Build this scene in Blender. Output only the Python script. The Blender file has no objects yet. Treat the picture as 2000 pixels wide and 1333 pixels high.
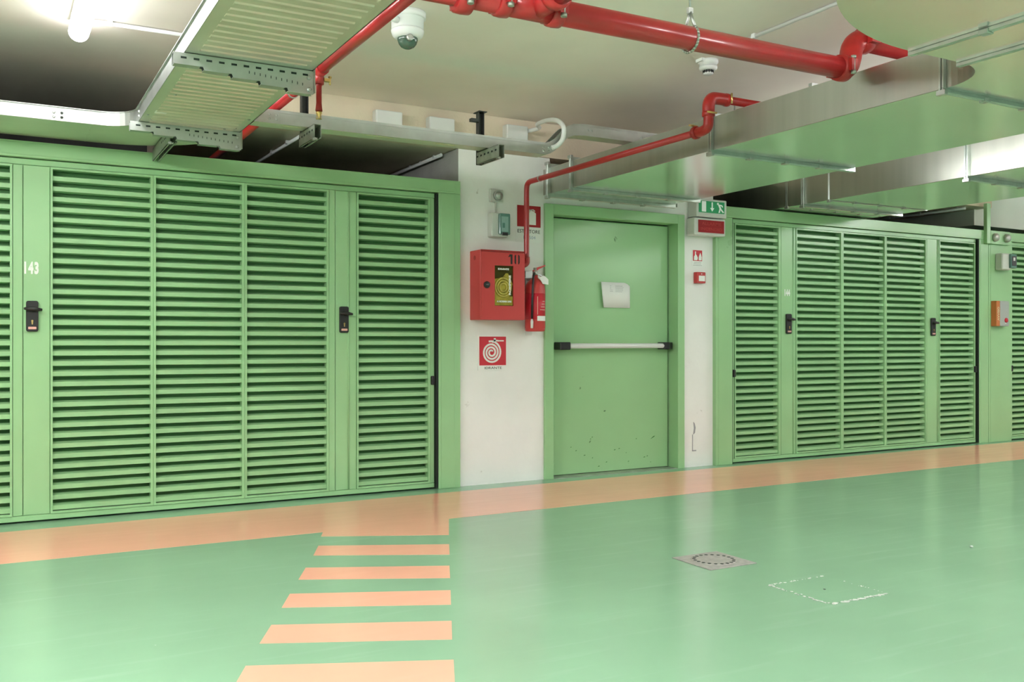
import bpy, math, random
from math import pi, sin, cos, radians
from mathutils import Vector, Matrix
random.seed(7)
scene = bpy.context.scene
COL = scene.collection

# ------------------------------------------------------------------ camera, world, exposure
cam_d = bpy.data.cameras.new('camera'); cam = bpy.data.objects.new('camera', cam_d); COL.objects.link(cam)
cam.location = (0, 0, 1.1)
cam.rotation_euler = (radians(90), 0, radians(-29.16))
cam_d.sensor_width = 36; cam_d.lens = 32.74; cam_d.shift_y = 0.00075
cam_d.clip_start = 0.05; cam_d.clip_end = 100
scene.camera = cam
w = bpy.data.worlds.new('world'); scene.world = w; w.use_nodes = True
w.node_tree.nodes['Background'].inputs[0].default_value = (0.8, 0.9, 1.0, 1)
w.node_tree.nodes['Background'].inputs[1].default_value = 0.3
scene.view_settings.view_transform = 'Standard'
scene.view_settings.look = 'None'
scene.view_settings.gamma = 1
scene.view_settings.use_curve_mapping = False
scene.view_settings.exposure = 1.5
LAMP = 21.0

# ------------------------------------------------------------------ materials
def new_mat(name):
    m = bpy.data.materials.new(name); m.use_nodes = True
    return m, m.node_tree, m.node_tree.nodes['Principled BSDF']
def mat(name, col, rough=0.5, metal=0.0, coat=0.0, coat_rough=0.1, var=0.0, scale=4.0, rvar=0.0, bump=0.0, bscale=60.0,
        emit=None, estr=0.0, trans=0.0, ior=1.45, spec=0.5, stretch=(1, 1, 1), dirt=None):
    m, nt, p = new_mat(name)
    p.inputs['Base Color'].default_value = (*col, 1)
    p.inputs['Roughness'].default_value = rough
    p.inputs['Metallic'].default_value = metal
    p.inputs['Coat Weight'].default_value = coat
    p.inputs['Coat Roughness'].default_value = coat_rough
    p.inputs['IOR'].default_value = ior
    p.inputs['Specular IOR Level'].default_value = spec
    p.inputs['Transmission Weight'].default_value = trans
    if emit:
        p.inputs['Emission Color'].default_value = (*emit, 1); p.inputs['Emission Strength'].default_value = estr
    N, L = nt.nodes, nt.links
    if var or rvar or bump or dirt:
        tc = N.new('ShaderNodeNewGeometry'); mp = N.new('ShaderNodeMapping'); mp.inputs['Scale'].default_value = stretch
        L.new(tc.outputs['Position'], mp.inputs['Vector'])
        nz = N.new('ShaderNodeTexNoise'); nz.inputs['Scale'].default_value = scale; nz.inputs['Detail'].default_value = 5
        L.new(mp.outputs[0], nz.inputs['Vector'])
        last = None
        if var:
            mx = N.new('ShaderNodeMix'); mx.data_type = 'RGBA'
            mr = N.new('ShaderNodeMapRange'); mr.inputs[1].default_value = 0.3; mr.inputs[2].default_value = 0.7
            L.new(nz.outputs['Fac'], mr.inputs[0]); L.new(mr.outputs[0], mx.inputs[0])
            mx.inputs[6].default_value = (*[c * (1 - var) for c in col], 1)
            mx.inputs[7].default_value = (*[min(1, c * (1 + var)) for c in col], 1)
            last = mx.outputs[2]
        if dirt:
            nd = N.new('ShaderNodeTexNoise'); nd.inputs['Scale'].default_value = dirt[2]; nd.inputs['Detail'].default_value = 8
            L.new(tc.outputs['Position'], nd.inputs['Vector'])
            md = N.new('ShaderNodeMapRange'); md.inputs[1].default_value = dirt[1]; md.inputs[2].default_value = dirt[1] + .04
            L.new(nd.outputs['Fac'], md.inputs[0])
            m2 = N.new('ShaderNodeMix'); m2.data_type = 'RGBA'; L.new(md.outputs[0], m2.inputs[0])
            if last: L.new(last, m2.inputs[6])
            else: m2.inputs[6].default_value = (*col, 1)
            m2.inputs[7].default_value = (*dirt[0], 1); last = m2.outputs[2]
        if last: L.new(last, p.inputs['Base Color'])
        if rvar:
            mr = N.new('ShaderNodeMapRange'); mr.inputs[3].default_value = max(0.02, rough - rvar); mr.inputs[4].default_value = rough + rvar
            L.new(nz.outputs['Fac'], mr.inputs[0]); L.new(mr.outputs[0], p.inputs['Roughness'])
        if bump:
            nb = N.new('ShaderNodeTexNoise'); nb.inputs['Scale'].default_value = bscale; nb.inputs['Detail'].default_value = 3
            L.new(mp.outputs[0], nb.inputs['Vector'])
            b = N.new('ShaderNodeBump'); b.inputs['Strength'].default_value = bump; b.inputs['Distance'].default_value = 0.01
            L.new(nb.outputs['Fac'], b.inputs['Height']); L.new(b.outputs[0], p.inputs['Normal'])
    return m

M = {}
M['green'] = mat('green_paint', (.32, .56, .29), .30, var=.05, scale=2.2, rvar=.06, bump=.02, bscale=8, spec=.55)
M['green_dark'] = mat('gap_shade_and_scuff_green', (.05, .17, .045), .6)  # colour darkened to paint the shade in louvre gaps; also used for scuffs
M['green_door'] = mat('green_door_paint', (.33, .565, .30), .22, var=.03, scale=1.6, rvar=.05, bump=.02, bscale=5, dirt=((.07, .14, .07), .72, 9))
M['seal'] = mat('black_rubber', (.006, .012, .008), .6)
M['wall'] = mat('white_plaster', (.84, .84, .83), .75, var=.035, scale=2.5, bump=.25, bscale=22, dirt=((.5, .48, .45), .74, 7))
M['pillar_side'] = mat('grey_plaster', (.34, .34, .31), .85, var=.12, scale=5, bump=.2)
M['recess_shade'] = mat('recess_shade_concrete', (.07, .07, .065), .9, var=.2, scale=3)  # near-black colour paints the shade of the recess onto the wall
M['beam'] = mat('bare_concrete', (.70, .60, .47), .9, var=.08, scale=3, bump=.2)
M['ceiling'] = mat('ceiling_concrete', (.83, .76, .70), .85, var=.06, scale=1.2, bump=.12, bscale=14)
M['outer_wall'] = mat('pale_wall_paint', (.74, .77, .72), .7, var=.04, scale=2)
M['galv'] = mat('galvanised_steel', (.50, .52, .50), .45, 1.0, var=.10, scale=9, rvar=.07)
M['galv_dull'] = mat('dull_zinc', (.42, .45, .40), .5, .85, var=.2, scale=16, rvar=.1)
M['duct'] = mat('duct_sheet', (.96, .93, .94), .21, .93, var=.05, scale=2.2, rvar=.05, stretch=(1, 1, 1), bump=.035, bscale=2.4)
M['duct_side'] = mat('duct_sheet_shaded', (.46, .47, .42), .42, 1.0, var=.07, scale=3, rvar=.05, stretch=(4, 4, .15))  # same duct metal, side faces coloured darker in place of shade
M['flange'] = mat('duct_flange_steel', (.50, .56, .52), .32, 1.0, var=.1, scale=14)
M['tray'] = mat('tray_steel', (.72, .72, .64), .48, 1.0, var=.06, scale=3, rvar=.06)
M['red_pipe'] = mat('red_pipe_paint', (.43, .024, .026), .28, var=.10, scale=7, coat=.3)
M['red_dark'] = mat('dark_red_fitting', (.36, .016, .014), .34, var=.15, scale=20)
M['red_box'] = mat('red_cabinet_paint', (.56, .050, .050), .38, var=.03, scale=4)
M['red_sign'] = mat('red_sign_print', (.60, .025, .045), .4)
M['red_sign_dark'] = mat('dark_red_sign_print', (.40, .012, .018), .4)
M['white_plastic'] = mat('white_plastic', (.74, .75, .74), .35)
M['grey_plastic'] = mat('light_grey_plastic', (.60, .62, .58), .45)
M['white_print'] = mat('white_print', (.85, .86, .84), .5)
M['black'] = mat('black_plastic', (.018, .016, .018), .35)
M['black_print'] = mat('black_print', (.02, .02, .02), .6)
M['grey_print'] = mat('grey_print', (.35, .35, .38), .7)
M['blue_print'] = mat('blue_print', (.42, .46, .58), .7)
M['paper'] = mat('paper', (.80, .80, .79), .8)
M['brass'] = mat('brass', (.70, .48, .20), .3, 1.0)
M['pink_label'] = mat('pink_label', (.75, .40, .35), .5)
M['cream'] = mat('cream_tape', (.66, .62, .40), .6)
M['window_green'] = mat('green_clear_cover', (.10, .22, .19), .12, spec=.8)
M['window_green_lt'] = mat('green_grey_insert', (.24, .38, .36), .35)
M['lens'] = mat('camera_dome', (.05, .10, .07), .06, spec=.9, coat=.6)
M['exit_green'] = mat('exit_green', (.02, .26, .10), .4, emit=(.03, .45, .18), estr=.05)
M['exit_white'] = mat('exit_white', (.85, .87, .85), .4, emit=(.9, 1, .95), estr=.05)
M['hose_yellow'] = mat('yellow_hose', (.50, .42, .10), .5, var=.25, scale=30)
M['olive'] = mat('dark_olive_backing', (.07, .06, .015), .5)  # dark olive backing of the cabinet window
M['clear'] = mat('clear_pane', (.95, .93, .7), .03, trans=1.0, ior=1.05)
M['steel_bar'] = mat('white_bar', (.78, .78, .79), .3)
M['orange_plate'] = mat('orange_plate', (.55, .17, .05), .45)
M['zinc_plate'] = mat('grey_plate', (.42, .44, .43), .4, .3)
M['drain'] = mat('drain_iron', (.40, .38, .36), .6, .2, var=.15, scale=40)
M['chip'] = mat('bare_chip', (.58, .62, .58), .8, var=.2, scale=60)
M['dark_hole'] = mat('dark_slot', (.02, .03, .025), .8)
M['lamp_body'] = mat('lamp_body', (.75, .75, .75), .4)
M['lamp_dim'] = mat('lamp_diffuser_dim', (.9, .9, .9), .3, emit=(.99, 1.0, 1.0), estr=LAMP * .4)
M['fill_lamp_bright'] = mat('fill_lamp_diffuser_bright', (.9, .9, .9), .3, emit=(.99, 1.0, 1.0), estr=LAMP * 1.7)  # extra-strong diffuser for added lamps, to brighten the near floor
M['dark_steel'] = mat('dark_steel', (.07, .075, .07), .5, .6)
M['lamp'] = mat('fill_lamp_diffuser', (.9, .9, .9), .3, emit=(.99, 1.0, 1.0), estr=LAMP)  # diffuser of the added out-of-view lamps

def floor_mat(name, col, rough, streak):
    m, nt, p = new_mat(name); N, L = nt.nodes, nt.links
    g = N.new('ShaderNodeNewGeometry')
    n1 = N.new('ShaderNodeTexNoise'); n1.inputs['Scale'].default_value = .9; n1.inputs['Detail'].default_value = 6
    mp = N.new('ShaderNodeMapping'); mp.inputs['Rotation'].default_value = (0, 0, .5); mp.inputs['Scale'].default_value = (.5, 6, 1)
    L.new(g.outputs['Position'], mp.inputs[0]); L.new(g.outputs['Position'], n1.inputs['Vector'])
    n2 = N.new('ShaderNodeTexNoise'); n2.inputs['Scale'].default_value = 3; n2.inputs['Detail'].default_value = 8; L.new(mp.outputs[0], n2.inputs['Vector'])
    mx = N.new('ShaderNodeMix'); mx.data_type = 'RGBA'
    mr = N.new('ShaderNodeMapRange'); mr.inputs[1].default_value = .3; mr.inputs[2].default_value = .7
    L.new(n1.outputs['Fac'], mr.inputs[0]); L.new(mr.outputs[0], mx.inputs[0])
    mx.inputs[6].default_value = (*[c * .93 for c in col], 1); mx.inputs[7].default_value = (*[c * 1.07 for c in col], 1)
    m2 = N.new('ShaderNodeMix'); m2.data_type = 'RGBA'; m2.blend_type = 'MIX'
    ms = N.new('ShaderNodeMapRange'); ms.inputs[1].default_value = .58; ms.inputs[2].default_value = .85; ms.inputs[4].default_value = streak
    L.new(n2.outputs['Fac'], ms.inputs[0]); L.new(ms.outputs[0], m2.inputs[0]); L.new(mx.outputs[2], m2.inputs[6])
    m2.inputs[7].default_value = (.6, .68, .64, 1)
    # tiny specks
    v = N.new('ShaderNodeTexVoronoi'); v.inputs['Scale'].default_value = 2.6; L.new(g.outputs['Position'], v.inputs['Vector'])
    mv = N.new('ShaderNodeMapRange'); mv.inputs[1].default_value = .012; mv.inputs[2].default_value = .006; L.new(v.outputs['Distance'], mv.inputs[0])
    m3 = N.new('ShaderNodeMix'); m3.data_type = 'RGBA'; L.new(mv.outputs[0], m3.inputs[0]); L.new(m2.outputs[2], m3.inputs[6]); m3.inputs[7].default_value = (.55, .6, .56, 1)
    L.new(m3.outputs[2], p.inputs['Base Color'])
    mr2 = N.new('ShaderNodeMapRange'); mr2.inputs[3].default_value = rough - .05; mr2.inputs[4].default_value = rough + .07
    L.new(n2.outputs['Fac'], mr2.inputs[0]); L.new(mr2.outputs[0], p.inputs['Roughness'])
    b = N.new('ShaderNodeBump'); b.inputs['Strength'].default_value = .05; b.inputs['Distance'].default_value = .01
    n3 = N.new('ShaderNodeTexNoise'); n3.inputs['Scale'].default_value = 5; L.new(g.outputs['Position'], n3.inputs['Vector'])
    L.new(n3.outputs['Fac'], b.inputs['Height']); L.new(b.outputs[0], p.inputs['Normal'])
    p.inputs['Specular IOR Level'].default_value = .6
    return m
M['floor'] = floor_mat('green_resin_floor', (.265, .45, .305), .18, .12)
M['orange'] = floor_mat('orange_floor_paint', (.94, .445, .33), .19, .05)

# ------------------------------------------------------------------ mesh helpers
ORG = {}
def org(o): return ORG.get(o.name, Vector((0, 0, 0))) if o else Vector((0, 0, 0))
def tag(o, label=None, cat=None, group=None, kind=None):
    if label: o['label'] = label
    if cat: o['category'] = cat
    if group: o['group'] = group
    if kind: o['kind'] = kind
    return o
def empty(name, loc, label=None, cat=None, group=None, kind=None, parent=None):
    o = bpy.data.objects.new(name, None); o.empty_display_size = .1; COL.objects.link(o)
    if parent: o.parent = parent
    o.location = Vector(loc) - org(parent); ORG[o.name] = Vector(loc)
    return tag(o, label, cat, group, kind)
SPLIT = {'joint_clip', 'slot', 'bolt', 'rivet', 'grate_hole', 'tray_rib', 'hanger_rod', 'tape_strip', 'post', 'arm_flange', 'coupling_lug', 'leaf_bead',
         'vent_fin', 'mount', 'hose_symbol', 'wall_bracket', 'frame_face', 'leaf_rail', 'arm_web', 'hand_and_flame_symbol', 'exit_symbol', 'wall_scar_piece', 'rubber_seal', 'folded_hose', 'foot_bracket', 'post_head'}
STUFF = {'scuff_mark', 'printed_line', 'chipped_edge'}
class MB:
    def __init__(s): s.v = []; s.f = []; s.m = []; s.s = []
    def add(s, vs, fs, m=0, smooth=False):
        n = len(s.v); s.v += [tuple(v) for v in vs]
        for f in fs: s.f.append([i + n for i in f]); s.m.append(m); s.s.append(smooth)
        return s
    def box(s, x0, y0, z0, x1, y1, z1, m=0):
        x0, x1 = sorted((x0, x1)); y0, y1 = sorted((y0, y1)); z0, z1 = sorted((z0, z1))
        return s.add([(x0, y0, z0), (x1, y0, z0), (x1, y1, z0), (x0, y1, z0), (x0, y0, z1), (x1, y0, z1), (x1, y1, z1), (x0, y1, z1)],
                     [(0, 3, 2, 1), (4, 5, 6, 7), (0, 1, 5, 4), (1, 2, 6, 5), (2, 3, 7, 6), (3, 0, 4, 7)], m)
    def prism(s, pts, axis, a, b, m=0, smooth=False):
        # pts: 2D; axis 'x': (y,z), 'y': (x,z), 'z': (x,y)
        def mk(p, t): return {'x': (t, p[0], p[1]), 'y': (p[0], t, p[1]), 'z': (p[0], p[1], t)}[axis]
        n = len(pts); ar = sum(pts[i][0] * pts[(i + 1) % n][1] - pts[(i + 1) % n][0] * pts[i][1] for i in range(n))
        flip = (ar < 0) != (axis == 'y')
        P = list(reversed(pts)) if flip else list(pts)
        if a > b: a, b = b, a
        vs = [mk(p, a) for p in P] + [mk(p, b) for p in P]
        s.add(vs, [tuple(reversed(range(n))), tuple(range(n, 2 * n))], m)
        k = len(s.v) - 2 * n
        for i in range(n):
            j = (i + 1) % n; s.f.append([k + i, k + j, k + n + j, k + n + i]); s.m.append(m); s.s.append(smooth)
        return s
    def tube(s, pts, r, n=14, m=0, caps=True, closed=False):
        P = [Vector(p) for p in pts]; k = len(P)
        R = r if isinstance(r, (list, tuple)) else [r] * k
        T = []
        for i in range(k):
            a = P[(i - 1) % k] if (closed or i > 0) else P[i]; b = P[(i + 1) % k] if (closed or i < k - 1) else P[i]
            t = b - a; T.append(t.normalized() if t.length > 1e-9 else Vector((0, 0, 1)))
        for i in range(1, k):
            if (P[i] - P[i - 1]).length < 1e-7: T[i] = T[i - 1]
        u = T[0].orthogonal().normalized(); rings = []
        for i in range(k):
            u = (u - T[i] * u.dot(T[i])); u = u.normalized() if u.length > 1e-6 else T[i].orthogonal().normalized()
            w_ = T[i].cross(u)
            rings.append([P[i] + (u * cos(2 * pi * j / n) + w_ * sin(2 * pi * j / n)) * R[i] for j in range(n)])
        vs = [q for rr in rings for q in rr]; fs = []
        for i in range(k if closed else k - 1):
            i2 = (i + 1) % k
            for j in range(n):
                j2 = (j + 1) % n; fs.append((i * n + j, i * n + j2, i2 * n + j2, i2 * n + j))
        base = len(s.v); s.add(vs, fs, m, True)
        if caps and not closed:
            s.f.append([base + j for j in reversed(range(n))]); s.m.append(m); s.s.append(False)
            s.f.append([base + (k - 1) * n + j for j in range(n)]); s.m.append(m); s.s.append(False)
        return s
    def lathe(s, prof, c, axis='z', n=24, m=0):
        # prof list of (radius, height along axis) ; caps included when radius 0
        ax = {'z': Vector((0, 0, 1)), 'y': Vector((0, 1, 0)), 'x': Vector((1, 0, 0)), '-y': Vector((0, -1, 0)), '-z': Vector((0, 0, -1))}[axis]
        u = ax.orthogonal().normalized(); w_ = ax.cross(u); c = Vector(c)
        vs = []; fs = []
        for (r, h) in prof:
            for j in range(n): vs.append(c + ax * h + (u * cos(2 * pi * j / n) + w_ * sin(2 * pi * j / n)) * max(r, 1e-5))
        for i in range(len(prof) - 1):
            for j in range(n):
                j2 = (j + 1) % n; fs.append((i * n + j, i * n + j2, (i + 1) * n + j2, (i + 1) * n + j))
        base = len(s.v); s.add(vs, fs, m, True)
        s.f.append([base + j for j in reversed(range(n))]); s.m.append(m); s.s.append(False)
        s.f.append([base + (len(prof) - 1) * n + j for j in range(n)]); s.m.append(m); s.s.append(False)
        return s
    def clusters(s):
        par = list(range(len(s.v)))
        def fd(a):
            while par[a] != a: par[a] = par[par[a]]; a = par[a]
            return a
        for f in s.f:
            for q in f[1:]: par[fd(q)] = fd(f[0])
        comp = {}
        for i in range(len(s.v)): comp.setdefault(fd(i), []).append(i)
        cs = [[c, [min(s.v[i][k] for i in c) - .0012 for k in range(3)], [max(s.v[i][k] for i in c) + .0012 for k in range(3)]] for c in comp.values()]
        ch = True
        while ch:
            ch = False
            for a in range(len(cs)):
                for b in range(a + 1, len(cs)):
                    if all(cs[a][1][k] <= cs[b][2][k] and cs[b][1][k] <= cs[a][2][k] for k in range(3)):
                        cs[a] = [cs[a][0] + cs[b][0], [min(cs[a][1][k], cs[b][1][k]) for k in range(3)], [max(cs[a][2][k], cs[b][2][k]) for k in range(3)]]
                        cs.pop(b); ch = True; break
                if ch: break
        out = []
        for c in cs:
            st = set(c[0]); mp = {}; m_ = MB()
            for i in sorted(st): mp[i] = len(m_.v); m_.v.append(s.v[i])
            for f, mm, ss in zip(s.f, s.m, s.s):
                if f[0] in st: m_.f.append([mp[q] for q in f]); m_.m.append(mm); m_.s.append(ss)
            out.append(m_)
        return out
    def build(s, name, mats, parent=None, **kw):
        if name in STUFF: kw['kind'] = 'stuff'
        if name in SPLIT:
            for c in s.clusters():
                o = c.build1(name, mats, parent, **kw)
            return o
        return s.build1(name, mats, parent, **kw)
    def build1(s, name, mats, parent=None, bevel=0, at=None, seg=1, label=None, cat=None, group=None, kind=None):
        o0 = Vector(at) if at else org(parent)
        me = bpy.data.meshes.new(name)
        me.from_pydata([tuple(Vector(v) - o0) for v in s.v], [], s.f)
        for mm in (mats if isinstance(mats, (list, tuple)) else [mats]): me.materials.append(M[mm])
        me.polygons.foreach_set('material_index', s.m); me.polygons.foreach_set('use_smooth', s.s)
        me.update()
        o = bpy.data.objects.new(name, me); COL.objects.link(o)
        if parent: o.parent = parent
        o.location = o0 - org(parent); ORG[o.name] = Vector(o0)
        if bevel:
            b = o.modifiers.new('bevel', 'BEVEL'); b.width = bevel; b.segments = seg; b.limit_method = 'ANGLE'; b.angle_limit = radians(40)
        return tag(o, label, cat, group, kind)
def ngon_c(cx, cy, r, n=24, a0=0, a1=2 * pi): return [(cx + r * cos(a0 + (a1 - a0) * i / n), cy + r * sin(a0 + (a1 - a0) * i / n)) for i in range(n)]
def arc(cx, cy, r, a0, a1, n=10): return [(cx + r * cos(radians(a0 + (a1 - a0) * i / n)), cy + r * sin(radians(a0 + (a1 - a0) * i / n))) for i in range(n + 1)]
def rrect(x0, z0, x1, z1, r, n=4):
    return arc(x1 - r, z1 - r, r, 0, 90, n) + arc(x0 + r, z1 - r, r, 90, 180, n) + arc(x0 + r, z0 + r, r, 180, 270, n) + arc(x1 - r, z0 + r, r, 270, 360, n)
def text(name, s, x, y, z, h, m, parent, width=None, align='CENTER', bold=0.0, rot=0.0, depth=.0006, sx=1.0, sp=1.0):
    """lettering standing on a wall facing -Y; x,z is the centre of the line"""
    cu = bpy.data.curves.new(name, 'FONT'); cu.body = s; cu.size = h / .72; cu.extrude = depth; cu.space_character = sp; cu.offset = bold
    cu.align_x = 'CENTER'; cu.align_y = 'CENTER'; cu.resolution_u = 3
    t = bpy.data.objects.new('tmp', cu); COL.objects.link(t)
    dg = bpy.context.evaluated_depsgraph_get(); dg.update()
    me = bpy.data.meshes.new_from_object(t.evaluated_get(dg)); bpy.data.objects.remove(t)
    xs = [v.co.x for v in me.vertices]; ys = [v.co.y for v in me.vertices]
    cx, cy = (min(xs) + max(xs)) / 2, (min(ys) + max(ys)) / 2
    k = (width / (max(xs) - min(xs))) if width else sx
    for v in me.vertices: v.co.x = (v.co.x - cx) * k; v.co.y -= cy
    me.materials.clear(); me.materials.append(M[m])
    o = bpy.data.objects.new(name, me); COL.objects.link(o)
    if parent: o.parent = parent
    o.location = Vector((x, y, z)) - org(parent)
    o.rotation_euler = (pi / 2, rot, 0)
    return o
def link_copy(src, parent, loc, name=None):
    o = bpy.data.objects.new(name or src.name.split('.')[0], src.data) if src.type == 'EMPTY' else src.copy()
    COL.objects.link(o); o.parent = parent; o.location = Vector(loc) - org(parent); ORG[o.name] = Vector(loc); return o

WY = 6.37      # face of the back wall
# ------------------------------------------------------------------ room shell
fl = MB().box(-7.1, -7.1, -.15, 16.1, 8.6, 0).build('floor', 'floor', label='glossy green resin floor with orange lines', cat='floor', kind='structure')
def floor_poly(name, pts, h=.0012, m='orange'):
    return MB().prism(pts, 'z', .0002, h, 0).build(name, m, fl, at=(pts[0][0], pts[0][1], 0))
floor_poly('painted_band', [(-7, 6.12), (0, 6.12), (3.0, 6.16), (5.6, 6.22), (16, 6.26), (16, 5.34), (8.4, 5.28), (2.476, 5.241), (2.267, 4.80), (1.62, 5.115), (1.666, 5.225), (0, 5.25), (-7, 5.27)])
bars = [[(622, 1067), (877, 1064), (878, 1084), (612, 1086)], [(597, 1110), (878, 1106), (879, 1130), (583, 1133)], [(566, 1161), (880, 1154), (881, 1182), (550, 1188)],
        [(530, 1222), (882, 1214), (883, 1250), (507, 1258)]]
barw = [[(1.533, 4.887), (2.164, 4.579), (2.062, 4.357), (1.441, 4.678)], [(1.330, 4.442), (1.958, 4.139), (1.859, 3.922), (1.235, 4.238)],
        [(1.132, 4.016), (1.769, 3.728), (1.674, 3.524), (1.044, 3.824)], [(.945, 3.609), (1.578, 3.316), (1.482, 3.110), (.850, 3.409)],
        [(.750, 3.196), (1.391, 2.907), (1.285, 2.675), (.655, 2.985)], [(.55, 2.785), (1.185, 2.50), (1.09, 2.29), (.455, 2.58)]]
for b in barw: floor_poly('painted_bar', b)
cl = MB().box(-7.1, -7.1, 2.85, 16.1, 8.6, 3.0).build('ceiling', 'ceiling', label='beige concrete ceiling', cat='ceiling', kind='structure')
MB().box(-7.1, 8.45, 0, 16.1, 8.6, 2.85).build('wall_back', 'recess_shade', label='wall behind the garage boxes, coloured dark to stand for recess shade', cat='wall', kind='structure')
MB().box(-7.15, -7, 0, -7, 8.5, 2.85).build('wall_left', 'outer_wall', label='pale wall at the left end of the garage', cat='wall', kind='structure')
MB().box(16, -7, 0, 16.15, 8.5, 2.85).build('wall_right', 'outer_wall', label='pale wall at the right end of the garage', cat='wall', kind='structure')
MB().box(-7, -7.15, 0, 16, -7, 2.85).build('wall_rear', 'outer_wall', label='pale wall behind the camera', cat='wall', kind='structure')
# white pillars and the wall piece round the emergency door
def wall_piece(name, boxes, label, mats=('wall', 'pillar_side'), cat='wall'):
    mb = MB()
    for b in boxes: mb.box(*b)
    return mb.build(name, list(mats), label=label, cat=cat, kind='structure')
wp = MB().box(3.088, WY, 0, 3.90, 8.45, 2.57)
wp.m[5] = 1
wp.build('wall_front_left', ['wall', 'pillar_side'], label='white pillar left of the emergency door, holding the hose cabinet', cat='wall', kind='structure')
wall_piece('wall_front_top', [(3.90, WY, 2.155, 5.20, 6.62, 2.27), (3.90, WY + .02, 2.27, 3.835, 6.6, 2.27)], 'white wall strip above the emergency door')
wall_piece('wall_front_right', [(5.20, WY, 0, 5.605, 8.45, 2.57)], 'narrow white pillar right of the emergency door, under the exit sign')
wall_piece('wall_front_far_left', [(-7, WY, 0, -.75, 8.45, 2.57)], 'white wall left of garage door 143')
wall_piece('wall_lobby', [(3.90, 6.62, 0, 5.2, 6.75, 2.27)], 'wall behind the emergency door')
MB().box(1.15, WY + .004, 2.575, 9.6, 8.44, 2.849).build('trim_1', 'beam', label='bare beige concrete beam above the garage boxes', cat='beam', kind='structure')
MB().box(9.55, 6.55, 2.40, 16, 8.44, 2.849).build('trim_2', 'outer_wall', label='light grey downstand beam at the far right', cat='beam', kind='structure')

# ------------------------------------------------------------------ louvred garage doors
PITCH = .0633; NSL = 33; Z0 = .066
slat_mesh = {}
def slat(width, parent, x, k):
    key = round(width, 3)
    if key not in slat_mesh:
        prof = [(0, 0), (0, .0265), (.044, .0375), (.044, -.0065)]
        o = MB().prism(prof, 'x', 0, width).build('louvre_slat', 'green', at=(0, 0, 0)); slat_mesh[key] = o.data
        bpy.data.objects.remove(o)
    o = bpy.data.objects.new('louvre_slat', slat_mesh[key]); COL.objects.link(o); o.parent = parent
    o.location = Vector((x, 6.368, Z0 + k * PITCH)) - org(parent)
def louvre_panel(door, x0, x1):
    mb = MB(); b = .013; z0, z1 = .060, 2.158
    for (a0, c0, a1, c1) in ((x0 - b, z0 - b, x0, z1 + b), (x1, z0 - b, x1 + b, z1 + b), (x0, z0 - b, x1, z0), (x0, z1, x1, z1 + b)):
        mb.box(a0, 6.354, c0, a1, 6.43, c1)
    p = mb.build('louvre_panel', 'green', door, at=(x0, 6.36, z0))
    MB().box(x0, 6.425, z0, x1, 6.429, z1).build('gap_shade_sheet', 'green_dark', p)  # dark sheet painting in the shade between the slats
    for k in range(NSL): slat(x1 - x0, p, x0, k)
    return p
def lock(door, x, z, ctr_dir=1):
    mb = MB().prism(rrect(x - .033, z - .093, x + .033, z + .093, .012), 'y', 6.340, 6.360)
    p = mb.build('lock_plate', 'black', door, bevel=.003, at=(x, 6.36, z))
    MB().tube([(x, 6.342, z + .042), (x, 6.318, z + .042)], .014, 12).tube([(x - .045, 6.316, z + .045), (x - .02, 6.312, z + .045), (x + .02, 6.312, z + .042), (x + .052, 6.318, z + .039)], [.007, .013, .013, .008], 10).build('lever_handle', 'black', p)
    MB().prism([(x - .005, z - .03), (x + .005, z - .03), (x + .003, z - .05), (x - .003, z - .05)], 'y', 6.3375, 6.3400).lathe([(.006, 0), (.006, .0025)], (x, 6.34, z - .028), '-y', 10).build('keyhole', 'brass', p)
    MB().prism(rrect(x - .022, z - .079, x + .022, z - .064, .003), 'y', 6.3380, 6.3400).build('lock_label', 'pink_label', p)
def pull(door, x, z):
    MB().box(x - .014, 6.338, z - .033, x + .014, 6.361, z + .033).build('pull_stop', 'black', door, bevel=.004)
def member(mb, x0, z0, x1, z1, y=6.360, d=.07):
    if x1 - x0 < .0099: y = 6.3542
    mb.box(x0, y, z0, x1, y + d, z1)
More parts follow.
